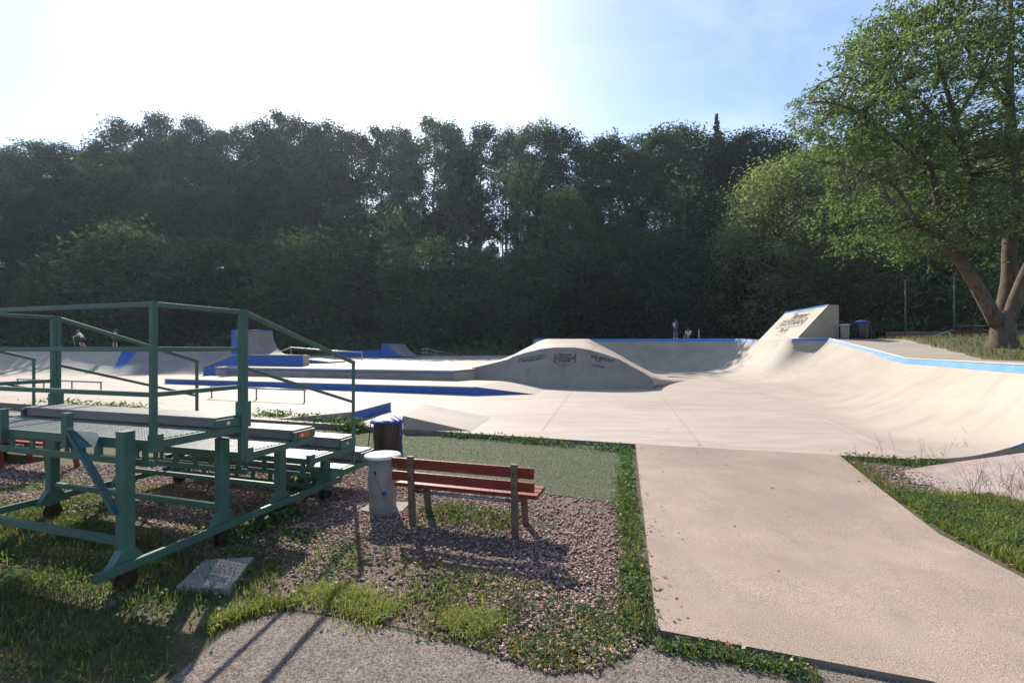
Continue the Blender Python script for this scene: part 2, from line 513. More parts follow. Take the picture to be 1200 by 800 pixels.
def quads_mesh(name, P, material):
    """P: (N,4,3) array of quads -> one mesh"""
    N = P.shape[0]
    me = bpy.data.meshes.new(name)
    me.vertices.add(N * 4)
    me.vertices.foreach_set('co', P.reshape(-1).astype(np.float32))
    me.loops.add(N * 4)
    me.loops.foreach_set('vertex_index', np.arange(N * 4, dtype=np.int32))
    me.polygons.add(N)
    me.polygons.foreach_set('loop_start', np.arange(0, N * 4, 4, dtype=np.int32))
    me.polygons.foreach_set('loop_total', np.full(N, 4, dtype=np.int32))
    me.materials.append(material)
    me.update(calc_edges=True)
    return me


def link_mesh(name, me, parent=None):
    o = bpy.data.objects.new(name, me)
    COL.objects.link(o)
    if parent is not None:
        o.parent = parent
    return o


def leaf_quads(rng, C, size, up=0.35, aspect=0.55):
    """random leaf-shaped quads at centres C"""
    N = len(C)
    nrm = rng.normal(size=(N, 3))
    nrm[:, 2] = np.abs(nrm[:, 2]) + up
    nrm /= np.linalg.norm(nrm, axis=1, keepdims=True)
    a = rng.normal(size=(N, 3))
    a -= (a * nrm).sum(1, keepdims=True) * nrm
    a /= np.linalg.norm(a, axis=1, keepdims=True)
    b = np.cross(nrm, a)
    s = size * rng.uniform(0.6, 1.35, size=(N, 1))
    P = np.empty((N, 4, 3))
    P[:, 0] = C - a * s
    P[:, 1] = C + b * s * aspect - a * s * 0.1
    P[:, 2] = C + a * s
    P[:, 3] = C - b * s * aspect - a * s * 0.1
    return P


# ------------------------------------------------------------------ ground
def xedge(y):                                     # outer edge of the concrete deck on the right
    return 16.3 + (y - 15.4) * 0.49


def deckz(y):
    return 1.78 + 0.93 * min(1, max(0, (y - 16.65) / 8.35))


def T(x, y):
    z = sm(40, 46, y) * 1.65
    b = sm(xedge(y) - 1.6, xedge(y) + 0.2, x) * (deckz(y) + 0.02) * sm(4, 9, y)
    b += sm(xedge(y), xedge(y) + 6, x) * 0.12 * sm(4, 9, y)
    z = max(z, b)
    h = 18.0 * sm(48, 108, y + 0.05 * abs(x)) - 15.0 * sm(116, 200, y)
    if y > 44:
        h += (mnoise.noise((x * 0.06, y * 0.06, 0.3)) * 1.3 + mnoise.noise((x * 0.2, y * 0.2, 1.3)) * 0.35) * sm(44, 58, y)
    return z + h


def axis(segs):
    out = []
    for a, b, s in segs:
        n = max(1, int(round((b - a) / s)))
        out += [a + (b - a) * i / n for i in range(n)]
    return out + [segs[-1][1]]


xs = axis([(-600, -300, 100), (-300, -120, 20), (-120, -16, 5), (-16, 8, 2), (8, 36, 0.7), (36, 120, 5), (120, 300, 20), (300, 600, 100)])
ys = axis([(-300, -20, 60), (-20, 2, 2), (2, 48, 0.8), (48, 130, 3), (130, 220, 10), (220, 600, 95)])
g = MB()
rows = [[(x, y, T(x, y)) for x in xs] for y in ys]
g.grid(rows)
ground = g.build('ground', [M_dirt, M_hill])
mi = [1 if p.center.y > 47.5 else 0 for p in ground.data.polygons]
ground.data.polygons.foreach_set('material_index', mi)
tag(ground, kind='structure')

# asphalt path along the bottom of the picture
pts = [(-3.4, -12), (10, -12)] + [at(*p, 0.004).to_2d() for p in
       [(1500, 905), (1100, 806), (960, 778), (860, 757), (775, 752), (740, 762), (700, 782), (640, 785), (590, 768), (540, 757), (440, 734),
        (385, 722), (330, 717), (290, 728), (262, 744), (225, 775), (185, 808), (60, 900)]]
g = MB()
g.add([(p[0], p[1], 0.006) for p in pts], [tuple(range(len(pts)))])
path = g.build('path', M_asph)
tag(path, kind='structure')

# ------------------------------------------------------------------ concrete slab and park floor
s0 = at(770, 737, 0.045); s1 = Vector((2.68, 10.0, F(10) - .002)); s2 = Vector((6.4, 9.0, F(9) - .002))
s3 = at(1035, 575, 0.07); s4 = at(1100, 625, 0.07); s5 = at(1200, 677, 0.07); s6 = at(1400, 770, 0.07)
s7 = at(1500, 905, 0.07); s8 = at(1090, 797, 0.045)
g = MB()
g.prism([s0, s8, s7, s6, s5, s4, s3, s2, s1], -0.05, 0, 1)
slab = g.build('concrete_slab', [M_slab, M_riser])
tag(slab, kind='structure')

fp = [(2.68, 10.0), (6.4, 9.0), (7.66, 8.7), (9, 9.4), (13.5, 20), (14, 36), (13, 38.5), (0, 39), (-14, 40), (-50, 38), (-60, 29.8), (-16.8, 16.15), (-7.4, 13.17), (-2.74, 11.7)]
g = MB()
g.prism([(x, y, F(y)) for x, y in fp], -0.1, 0, 1)
# expansion joints: thin strips 3 mm above the floor
def joint(p, q, w=0.012):
    p, q = Vector((p[0], p[1])), Vector((q[0], q[1]))
    d = (q - p).normalized()
    n = Vector((-d.y, d.x)) * w / 2
    N = 12
    for i in range(N):
        a, b = p.lerp(q, i / N), p.lerp(q, (i + 1) / N)
        g.add([(a.x - n.x, a.y - n.y, F(a.y) + .003), (a.x + n.x, a.y + n.y, F(a.y) + .003), (b.x + n.x, b.y + n.y, F(b.y) + .003), (b.x - n.x, b.y - n.y, F(b.y) + .003)], [(0, 3, 2, 1)], 1)
joint(fl(635, 505), fl(671, 457))
joint(fl(825, 526), fl(770, 457))
joint(fl(1045, 533), fl(905, 464), 0.008)
joint(fl(900, 464), fl(826, 440), 0.012)
joint(fl(300, 484), fl(334, 452))
joint(fl(480, 470), fl(560, 489), 0.012)
floor = g.build('skatepark_floor', [M_floor, M_joint])
tag(floor, kind='structure')

# ------------------------------------------------------------------ quarter pipes
def cat(p0, p1, p2, p3, t):
    return 0.5 * ((2 * p1) + (-p0 + p2) * t + (2 * p0 - 5 * p1 + 4 * p2 - p3) * t * t + (-p0 + 3 * p1 - 3 * p2 + p3) * t ** 3)


def profile(foot, cop, n=14):
    foot, cop = Vector(foot), Vector(cop)
    d = cop - foot
    w, h = math.hypot(d.x, d.y), d.z
    th = 2 * math.atan2(h, w)
    th = min(th, R(82))
    out = []
    for i in range(n + 1):
        a = th * i / n
        s = math.sin(a) / math.sin(th)
        z = (1 - math.cos(a)) / (1 - math.cos(th))
        out.append(Vector((foot.x + d.x * s, foot.y + d.y * s, foot.z + h * z)))
    return out


def sec(fx, fy, cx, cy, cz, ox, oy, fz=None):
    return [Vector((fx, fy, F(fy) + 0.004 if fz is None else fz)), Vector((cx, cy, cz)), Vector((ox, oy, cz - 0.02))]


def dense(secs, smooth_from=0, n=4):
    out = []
    for i in range(len(secs) - 1):
        for k in range(n):
            t = k / n
            if i >= smooth_from:
                i0, i3 = max(smooth_from, i - 1), min(len(secs) - 1, i + 2)
                out.append([cat(secs[i0][j], secs[i][j], secs[i + 1][j], secs[i3][j], t) for j in range(3)])
            else:
                out.append([secs[i][j].lerp(secs[i + 1][j], t) for j in range(3)])
    out.append(secs[-1])
    return out


# big quarter pipe: down the right side, round the corner and along the back
qroot = empty('quarter_pipe', (12.0, 25.0, 0.3))
O = qroot.location
A = [sec(7.66, 8.8, 9.9, 7.55, 1.78, 12.6, 7.55), sec(10.1, 16.65, 14.3, 16.65, 1.78, 17.3, 16.65), sec(11.7, 24.0, 17.2, 25.0, 2.71, 21.6, 25.0)]
B = [sec(11.75, 24.2, 17.2, 25.0, 2.71, 21.6, 25.0), sec(12.0, 25.8, 15.87, 26.02, 2.73, 17.3, 26.4)]
Cc = [sec(12.0, 25.8, 15.87, 26.02, 2.73, 17.3, 26.4), sec(12.5, 30.2, 16.2, 30.4, 2.68, 20.5, 30.0), sec(12.65, 32.6, 16.35, 31.3, 2.78, 22, 33),
      sec(12.2, 34.4, 16.7, 35.0, 2.94, 22, 41), sec(11, 35.8, 14.8, 38.0, 3.0, 17, 44.5), sec(8, 36.5, 8.5, 38.8, 3.0, 9, 44.5), sec(2, 36.9, 2, 39.2, 3.02, 2, 44.5)]
A, B, Cc = dense(A, 9, 6), dense(B, 9, 3), dense(Cc, 1, 5)
allsec = A + B[1:] + Cc[1:]
g = MB()
g.grid([profile(a, b) for a, b, c in allsec], 0, True, True)
first, last = profile(A[0][0], A[0][1]), profile(Cc[-1][0], Cc[-1][1])
for pr, fl_ in ((first, False), (last, True)):         # closed ends
    for i in range(len(pr) - 1):
        a, b = pr[i], pr[i + 1]
        q = [(a.x, a.y, a.z), (b.x, b.y, b.z), (b.x, b.y, -0.1), (a.x, a.y, -0.1)]
        g.add(q, [(3, 2, 1, 0)] if not fl_ else [(0, 1, 2, 3)])
g.build('ramp_surface', M_ramp, qroot, O)
g = MB()                                               # the deck behind the coping
g.grid([[b + Vector((0, 0, 0.0)), c] for a, b, c in allsec], 0, False, True)
for a, b, c in (A[0], Cc[-1]):
    g.add([b, c, (c.x, c.y, 0), (b.x, b.y, 0)], [(0, 1, 2, 3)])
g.grid([[c, Vector((c.x, c.y, 0.0))] for a, b, c in allsec], 0, False, True)
g.build('deck', M_floor, qroot, O)


def band(secs_, h=0.17, thick=0.014):
    """painted edge strip that follows the top of the transition"""
    gg = MB()
    rows = []
    for a, b, c in secs_:
        pr_ = profile(a, b, 40)
        L, k = 0.0, len(pr_) - 1
        while k > 0 and L < h:
            L += (pr_[k] - pr_[k - 1]).length; k -= 1
        low_ = pr_[k]
        tng = (b - low_).normalized()
        hd = Vector((a.x - b.x, a.y - b.y, 0)).normalized()
        nrm = (hd - tng * hd.dot(tng)).normalized()
        mid = pr_[(k + len(pr_) - 1) // 2]
        up = Vector((0, 0, .012))
        rows.append([b - hd * .12 + up, b + nrm * thick + up, mid + nrm * thick * 1.4, low_ + nrm * thick, low_ - nrm * .03])
    gg.grid(rows, 0, False, True)
    return gg


cs = A + B[1:]
gg = band(cs, 0.125)
gg.build('painted_coping', M_blue2, qroot, O)
cs2 = Cc[6:]
gg = band(cs2, 0.14)
gg.build('painted_coping', M_blue2, qroot, O)
g = MB()
g.tube([b + Vector((0, 0, 0.03)) for a, b, c in cs], 0.03, 6)
g.build('coping_pipe', M_galv, qroot, O)
pr = profile(A[0][0], A[0][1])
g = MB()
g.tube([p + Vector((0, -0.012, -0.008)) for p in pr[6:]], 0.014, 6)
g.build('end_edge', M_blue2, qroot, O)
tag(qroot, 'huge pale concrete quarter pipe with blue coping curving round the far corner', 'quarter pipe')

# wall ride bank rising above the deck with the big emblem
a, b, c, d = Vector((16.08, 26.0, 2.76)), Vector((17.86, 26.0, 4.65)), Vector((18.12, 30.5, 4.58)), Vector((16.27, 30.5, 2.68))
b2, c2 = Vector((18.44, 26.0, 4.65)), Vector((18.72, 30.5, 4.58))
wr = empty('wall_ride', (16.8, 27.5, 2.6))
O = wr.location
g = MB()
lo = lambda p: Vector((p.x, p.y, 2.0))
g.add([a, b, c, d], [(0, 3, 2, 1)])
g.add([b, b2, c2, c], [(0, 3, 2, 1)])
g.add([b2, lo(b2), lo(c2), c2], [(0, 1, 2, 3)])
g.add([a, lo(a), lo(b2), b2, b], [(0, 1, 2, 3, 4)])
g.add([d, c, c2, lo(c2), lo(d)], [(0, 1, 2, 3, 4)])
g.add([a, d, lo(d), lo(a)], [(0, 1, 2, 3)])
g.build('bank', M_ramp, wr, O)
g = MB()
off = (b - a).cross(d - a).normalized()
if off.x > 0: off = -off
g.beam(b + off * .02 - Vector((0, 0, .05)), c + off * .02 - Vector((0, 0, .05)), 0.12, 0.12)
g.build('painted_edge', M_blue2, wr, O)
g = MB()
g.beam(a + off * 0.01, b + off * 0.01, 0.05, 0.05)
g.build('steel_edge', M_lid, wr, O)
tag(wr, 'tall sloping concrete wall ride with a dark emblem rising above the deck', 'wall ride')


def text(name, body, M, size, mat_, parent, origin, shear=0.0, bold=0.0):
    cu = bpy.data.curves.new(name, 'FONT')
    cu.body = body
    cu.size = size
    cu.align_x = 'CENTER'
    cu.align_y = 'CENTER'
    cu.shear = shear
    cu.offset = bold
    cu.extrude = 0.002
    cu.materials.append(mat_)
    tmp = bpy.data.objects.new(name, cu)
    COL.objects.link(tmp)
    dg = bpy.context.evaluated_depsgraph_get()
    me = bpy.data.meshes.new_from_object(tmp.evaluated_get(dg))
    bpy.data.objects.remove(tmp)
    me.name = name
    me.transform(Matrix.Translation(-Vector(origin)) @ M)
    o = bpy.data.objects.new(name, me)
    COL.objects.link(o)
    o.parent = parent
    return o


def plane_matrix(o, ex, ey):
    ex, ey = Vector(ex).normalized(), Vector(ey).normalized()
    ez = ex.cross(ey).normalized()
    M = Matrix((ex, ey, ez)).transposed().to_4x4()
    M.translation = o
    return M


def outline(name, rings, M, mat_, parent, origin, w=0.05):
    """painted outline strips in a plane (list of closed 2-D rings)"""
    gg = MB()
    for ring in rings:
        n = len(ring)
        for i in range(n - 1):
            p, q = Vector(ring[i]), Vector(ring[i + 1])
            dd = (q - p).normalized()
            nn = Vector((-dd.y, dd.x)) * w / 2
            vs = [p - nn - dd * w * .3, p + nn - dd * w * .3, q + nn + dd * w * .3, q - nn + dd * w * .3]
            gg.add([M @ Vector((v.x, v.y, 0.0015 * (i % 2))) for v in vs], [(0, 3, 2, 1)])
    return gg.build(name, mat_, parent, origin)


ex = (a - d).normalized() * 0.5 + (b - c).normalized() * 0.5
ctr = (a * 0.24 + b * 0.24 + c * 0.26 + d * 0.26) + off * 0.006
ctr = ctr + (b - a).normalized() * 0.10
ey = (b - a).normalized()
Mw = plane_matrix(ctr, ex, ey)
if (Mw.to_3x3() @ Vector((0, 0, 1))).dot(off) < 0:
    print('emblem faces wrong way')
S = Matrix.Translation
text('emblem_word', 'Rampe', Mw @ S((0.25, 0.62, 0)), 0.62, M_ink, wr, O, 0.25, 0.004)
text('emblem_word', 'GOTHAN', Mw @ S((0.05, 0.02, 0)), 0.60, M_ink, wr, O, 0.1, 0.012)
text('emblem_word', 'Park', Mw @ S((-0.15, -0.60, 0)), 0.55, M_ink, wr, O, 0.3, 0.004)
rr = [(-1.35, -0.32), (1.3, -0.32), (1.48, -0.1), (1.48, 0.2), (1.3, 0.34), (-1.3, 0.34), (-1.48, 0.12), (-1.48, -0.12), (-1.35, -0.32)]
arc1 = [(-0.75 + 0.1 * k, -0.85 - 0.16 * math.sin(math.pi * k / 12)) for k in range(13)]
sq = [(-0.9, 0.92), (-0.3, 1.0), (0.5, 0.95), (1.2, 1.02)]
outline('emblem_frame', [rr, arc1, sq], Mw, M_ink, wr, O, 0.045)

# ------------------------------------------------------------------ low platform, long ledge, upper plaza, hump
P1 = Vector((-1.55, 19.0, 0)); zp = 0.60
padA = P1; padB = P1 - U * 17.5
padr = empty('manual_pad', (-8, 21.5, 0.3)); O = padr.location
g = MB()
q = [padA, padB, padB + V * 4.2, padA + V * 3.6]
g.prism([Vector((p.x, p.y, zp)) for p in q], 0.0)
w1 = fl(627, 462); w2 = fl(640, 453.6)
g.add([Vector((padA.x, padA.y, zp - .002)), Vector((w1.x, w1.y, w1.z + .004)), Vector((w2.x, w2.y, w2.z + .004)), Vector(((padA + V * 3.6).x, (padA + V * 3.6).y, zp - .002))], [(0, 1, 2, 3)])
g.build('platform', M_floor, padr, O)
g = MB()
n_ = -V * 0.004
g.add([Vector((padA.x, padA.y, 0.05)) + n_, Vector((padB.x, padB.y, 0.05)) + n_, Vector((padB.x, padB.y, zp - .05)) + n_, Vector((padA.x, padA.y, zp - .05)) + n_], [(0, 3, 2, 1)])
g.add([Vector((padA.x, padA.y, 0.1)) + n_, Vector((w1.x, w1.y, w1.z - .02)) + n_, Vector((w1.x, w1.y, w1.z + .002)) + n_, Vector((padA.x, padA.y, zp - .04)) + n_], [(0, 1, 2, 3)])
g.build('painted_front', M_blue, padr, O)
g = MB()
g.beam(padA + Vector((0, 0, zp - .028)) - V * .012, padB + Vector((0, 0, zp - .028)) - V * .012, 0.05, 0.05)
g.build('steel_edge', M_tube, padr, O)
tag(padr, 'long low concrete manual pad with a bright blue front and sloping end', 'manual pad')

P2 = Vector((-2.86, 22.7, 0)); L2 = 15.4
lr = empty('upper_ledge', (-10, 26, 0.8)); O = lr.location
g = MB()
pa, pb = P2, P2 - U * L2
zt = 1.10
top = [Vector((pa.x, pa.y, zt)), Vector((pb.x, pb.y, zt)), Vector((pb.x, pb.y, zt)) + V * 9 + Vector((0, 0, .22)), Vector((-22, 44, 1.55)), Vector((0, 43.5, 1.55)), Vector((-1.0, 30, 1.25)), Vector((pa.x + 1.2, pa.y + 1.6, zt + .03))]
g.add(top, [(6, 0, 1, 2), (6, 2, 3, 4, 5)])
g.prism([top[0], top[6], top[6] + Vector((0, 0, 0)) + V * .05, top[0] + V * .05], 0.4)
vs = [top[1], top[0], Vector((pa.x, pa.y, .4)), Vector((pb.x, pb.y, .3))]
g.add(vs, [(0, 3, 2, 1)])
vs = [top[2], top[1], Vector((pb.x, pb.y, .3)), Vector((top[2].x, top[2].y, .3))]
g.add(vs, [(0, 3, 2, 1)])
g.build('plaza', M_floor, lr, O)
g = MB()
g.beam(pa + Vector((0, 0, 0.82)) - V * .006, pb + Vector((0, 0, 0.82)) - V * .006, 0.012, 0.40)
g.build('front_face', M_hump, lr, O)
g = MB()
g.beam(pa + Vector((0, 0, zt - .045)) - V * .01, pb + Vector((0, 0, zt - .045)) - V * .01, 0.06, 0.08)
g.beam(pa + Vector((0, 0, zt - .045)), Vector((top[6].x, top[6].y, zt - .02)) , 0.06, 0.08)
g.build('steel_edge', M_tube, lr, O)
g = MB()
g.beam(pa + Vector((0, 0, zt - .12)) - V * .012, pb + Vector((0, 0, zt - .12)) - V * .012, 0.02, 0.07)
g.build('painted_stripe', M_blue, lr, O)
pm = pb + U * 1.3 + Vector((0, 0, .78)) - V * 0.016
text('stencil_word', 'GRAVITY', plane_matrix(pm, U, (0, 0, 1)), 0.24, M_ink, lr, O, 0, 0.008)
text('stencil_word', 'Shop', plane_matrix(pm + U * 2.0 - Vector((0, 0, .05)), U, (0, 0, 1)), 0.24, M_ink, lr, O, .3)
tag(lr, 'upper concrete plaza edged by a long ledge with a steel rim and stencils', 'ledge')

# rounded hump (funbox)
hp = Vector((1.65, 22.3, 0)); hb = hp + V * 8.0
front = [(553, 431), (577, 425.5), (595, 421), (601.5, 417.5), (614.5, 413.4), (633, 409), (649, 407), (673, 407), (690, 409.6), (707.7, 414.5), (725, 420.5), (740, 429), (755, 437), (764, 443), (765.5, 447), (763, 452), (757, 456.3)]
back = [(556, 427), (585, 422), (603, 415), (612, 410), (620, 406), (631, 400), (640, 397), (665, 397), (690, 397), (705, 405), (722, 413.5), (740, 424), (765, 437), (785, 442), (800, 444.5), (812, 446), (820, 446.5)]


def resample(P, n):
    L = [0]
    for i in range(1, len(P)):
        L.append(L[-1] + (P[i] - P[i - 1]).length)
    out = []
    for k in range(n):
        s = L[-1] * k / (n - 1)
        i = 0
        while i < len(P) - 2 and L[i + 1] < s:
            i += 1
        out.append(P[i].lerp(P[i + 1], (s - L[i]) / (L[i + 1] - L[i])))
    return out


LEAN = 1.15
fpts = [on_line(x, y, hp + V * LEAN * 0.6, U) for x, y in front]
bpts = [on_line(x, y, hb, U) for x, y in back]
bpts = [Vector((p.x, p.y, max(p.z, F(p.y) + .003))) for p in bpts]
fr = [fpts[i].lerp(fpts[i + 1], k / 3) for i in range(len(fpts) - 1) for k in range(3)] + [fpts[-1]]
br = [bpts[i].lerp(bpts[i + 1], k / 3) for i in range(len(bpts) - 1) for k in range(3)] + [bpts[-1]]
NC = len(fr)
hr = empty('funbox_hump', (3.5, 24.5, 0.4)); O = hr.location
g = MB()
g.grid([[a_.lerp(b_, k / 8) for k in range(9)] for a_, b_ in zip(fr, br)], 0, True, True)
foot = []
for p in fr:
    zf = F(21.8) + 0.0
    lean = max(0.0, min(1.0, (p.z - zf) / 1.9)) * LEAN
    foot.append(Vector((p.x, p.y, min(0.15, p.z - .02))) - V * lean)
g.grid([fr, foot], 0, False, True)
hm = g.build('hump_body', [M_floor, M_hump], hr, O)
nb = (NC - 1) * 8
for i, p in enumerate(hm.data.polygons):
    p.material_index = 0 if i < nb else 1  # front bank gets the darker copy: its shade is painted in
g = MB()
g.add([br[0], br[-1], Vector((br[-1].x, br[-1].y, .1)), Vector((br[0].x, br[0].y, .1))], [(0, 1, 2, 3)])
g.add(br + [Vector((br[-1].x, br[-1].y, .1)), Vector((br[0].x, br[0].y, .1))], [tuple(range(NC + 2))])
g.build('rear_face', M_hump, hr, O)
# stencils on the front bank: put onto the sloping front by finding the plane between crest and foot
def hump_matrix(px, py):
    p = on_line(px, py, hp, U)
    # nearest column of the front face
    i = min(range(NC), key=lambda k: abs((fr[k] - p).dot(U)))
    t_, b_ = fr[i], foot[i]
    up = (t_ - b_)
    k = (CX - px) / FPX
    # intersect the view ray with the local bank plane
    nrm = U.cross(up).normalized()
    o = Vector((0, 0, CAM_H)); dr = Vector(((px - CX) / FPX, 1, (HY - py) / FPX))
    s = (t_ - o).dot(nrm) / dr.dot(nrm)
    return o + dr * s, up.normalized(), nrm


from mathutils.bvhtree import BVHTree
_bv = BVHTree.FromPolygons([Vector(v.co) for v in hm.data.vertices], [tuple(p.vertices) for p in hm.data.polygons])


def lay_on(o, nrm):
    """lay a painted mark flat onto the curved bank"""
    for v in o.data.vertices:
        hit = _bv.ray_cast(v.co + nrm * .8, -nrm)
        if hit[0]: v.co = hit[0] + nrm * .006
    return o


def hump_text(body, px, py, size, tilt=0.0, shear=0.0, bold=0.004):
    p, up, nrm = hump_matrix(px, py)
    if nrm.y > 0: nrm = -nrm
    M = plane_matrix(p + nrm * 0.03, U, up) @ Matrix.Rotation(tilt, 4, 'Z')
    return M, lay_on(text('stencil_word', body, M, size, M_ink, hr, O, shear, bold), nrm), nrm


hump_text('nuonte:', 622.5, 418.8, 0.46, 0.14, 0.1, 0.004)
hump_text('concrete skate parks', 622.5, 422.0, 0.11, 0.12)
hump_text('Rampe', 662, 415.2, 0.24, 0, .2, 0.003)
M_, _o, nr_ = hump_text('GOTHAN', 662, 419.6, 0.24, 0, 0, 0.008)
hump_text('PARKER', 662, 423.0, 0.17, 0, 0, 0.008)
hump_text('Park', 661, 426.2, 0.13, 0, .2)
lay_on(outline('stencil_wreath', [[(-0.50 + .03 * math.cos(t), .25 * math.sin(t)) for t in [k * .5 for k in range(13)]], [(0.50 + .03 * math.cos(t), .25 * math.sin(t)) for t in [k * .5 for k in range(13)]],
        [(-0.48, -.20), (-.28, -.36), (0, -.42), (.28, -.36), (.48, -.20)]], M_, M_ink, hr, O, 0.035), nr_)
hump_text('KB SPORT', 706, 420.5, 0.24, -0.17, 0, 0.008)
hump_text('skate', 701, 422.5, 0.12, -0.12)
hump_text('S.FOND', 701, 429.0, 0.18, -0.13, 0, 0.005)
tag(hr, 'rounded concrete hump with a shaded stencilled front bank in the middle', 'skate hump')

# two small kickers at the front edge
kr = empty('kicker_ramp', (-1.7, 12.2, 0.15)); O = kr.location
g = MB()
k0, k1, k2, k3 = dep(472, 487, 11.85), dep(497, 473, 13.65), fl(575, 489), fl(552, 505)
k2.z += .004; k3.z += .004
g.prism([k0, k1, k2, k3], [F(11.8) - .1, F(13.6) - .1, k2.z - .05, k3.z - .05])
g.build('ramp_top', M_floor, kr, O)
tag(kr, 'small grey concrete kicker wedge beside the turf edge', 'kicker ramp')
kr2 = empty('kicker_ramp', (-5.2, 13.6, 0.15)); O = kr2.location
g = MB()
m0, m1 = dep(416, 482, 12.7), dep(458, 471, 14.85)
m2 = fl(372, 478); m3 = fl(322, 491)
m2.z += .004; m3.z += .004
g.prism([m0, m1, m2, m3], [.05, .05, m2.z - .06, m3.z - .06])
g.build('ramp_top', M_floor, kr2, O)
g = MB()
dn = Vector((m1.y - m0.y, m0.x - m1.x, 0)).normalized() * .004
g.add([m0 + dn - Vector((0, 0, .01)), m1 + dn - Vector((0, 0, .01)), Vector((m1.x, m1.y, .1)) + dn, Vector((m0.x, m0.y, .1)) + dn], [(0, 3, 2, 1)])
g.build('painted_end', M_blue, kr2, O)
tag(kr2, 'concrete kicker wedge with a bright blue end face', 'kicker ramp')

# blue box with the free-standing quarter pipe on it
br_ = empty('blue_funbox', (-16, 29, 0.5)); O = br_.location
b0 = Vector((-19.9, 29.7, 0)); b1 = b0 + U * 7.86; bs = b0 + U * 2.5
g = MB()
zt0, zt1 = 0.99, 1.79
poly = [Vector((b0.x, b0.y, zt0)), Vector((bs.x, bs.y, zt1)), Vector((b1.x, b1.y, zt1)), Vector((b1.x, b1.y, zt1)) - U * .6 + V * 1.2, Vector((bs.x, bs.y, zt1)) + V * 3.6, Vector((b0.x, b0.y, zt0)) + V * 3.6]
g.add(poly, [(0, 1, 4, 5), (1, 2, 3, 4)])
low = [Vector((p.x, p.y, .2)) for p in poly]
g.add(poly + low, [(2, 8, 9, 3), (5, 11, 6, 0), (3, 9, 10, 4), (4, 10, 11, 5)], 0)
g.build('box_top', M_floor, br_, O)
g = MB()
g.add([p - V * .004 for p in (poly[0], poly[1], poly[2], low[2], low[1], low[0])], [(5, 4, 3, 2, 1, 0)])
g.build('painted_side', M_blue, br_, O)
g = MB()
g.beam(poly[0] + Vector((0, 0, .0)), poly[1], 0.08, 0.06)
g.beam(poly[1], poly[2], 0.08, 0.05)
g.build('steel_edge', M_tube, br_, O)
tag(br_, 'bright blue concrete box with a sloping left end behind the ledge', 'funbox')


def ramp_unit(o, width, run, h, lip, zbase, label, stretch_front=1.0):
    """quarter pipe standing on a platform: faces along U, as wide as 'width' along V"""
    root = empty('small_quarter_pipe', (o.x, o.y, zbase))
    OO = root.location
    gg = MB()
    pr_ = profile(Vector((run, 0, 0)), Vector((0, 0, h)), 10)
    W = lambda p, w: Vector((o.x, o.y, 0)) + U * p.x + V * w + Vector((0, 0, zbase + p.z + .004))
    gg.grid([[W(p, 0), W(p, width)] for p in pr_], 0, True)
    gg.add([W(Vector((0, 0, h)), 0), W(Vector((0, 0, h)), width), W(Vector((-lip, 0, h)), width), W(Vector((-lip, 0, h)), 0)], [(0, 1, 2, 3)])
    gg.add([W(Vector((-lip, 0, h)), 0), W(Vector((-lip, 0, h)), width), W(Vector((-lip, 0, 0)), width), W(Vector((-lip, 0, 0)), 0)], [(0, 1, 2, 3)])
    gg.add([W(p, width) for p in pr_] + [W(Vector((-lip, 0, h)), width), W(Vector((-lip, 0, 0)), width)], [tuple(range(len(pr_) + 2))])
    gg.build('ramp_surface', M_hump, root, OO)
    gg = MB()
    gg.add([W(p, -.004) for p in pr_] + [W(Vector((-lip, 0, h)), -.004), W(Vector((-lip, 0, 0)), -.004)], [tuple(range(len(pr_) + 2))[::-1]])
    gg.build('painted_side', M_blue, root, OO)
    gg = MB()
    gg.tube([W(Vector((0, 0, h)), 0), W(Vector((0, 0, h)), width)], 0.04, 6)
    gg.build('coping_pipe', M_blue, root, OO)
    tag(root, label, 'quarter pipe')
    return root


ramp_unit(Vector((-17.35, 28.95, 0)), 2.9, 1.3, 1.58, 0.35, 1.79, 'grey quarter pipe with a tall blue side standing on the blue box')
o2 = dep(455, 410, 39.5)
ramp_unit(o2, 2.8, 1.9, 1.12, 0.7, 1.50, 'small far grey quarter pipe joined to a low blue wall')
g = MB()
w0, w1_ = dep(390, 410, 40.5), dep(462, 410, 39.6)
g.prism([Vector((w0.x, w0.y, 2.02)), Vector((w1_.x, w1_.y, 2.06)), Vector((w1_.x, w1_.y + 1.6, 2.06)), Vector((w0.x, w0.y + 1.6, 2.02))], 1.35, 1, 0)
o = g.build('low_wall', [M_blue, M_hump], None, (w0.x, w0.y, 1.4))
tag(o, 'low blue painted wall far behind the upper plaza', 'wall')
g = MB()
wa = dep(354, 421, 30.5); wb = dep(386, 424.5, 30.5)
g.prism([Vector((wa.x, wa.y, 1.52)), Vector((wb.x, wb.y, 1.31)), Vector((wb.x + .5, wb.y + 1.6, 1.33)), Vector((wa.x + .5, wa.y + 1.6, 1.54))], 1.2, 1, 0)
o = g.build('plaza_wedge', [M_blue, M_floor], None, (wa.x, wa.y, 1.25))
tag(o, 'tiny blue wedge lying on the upper plaza beside the blue box', 'kicker ramp')

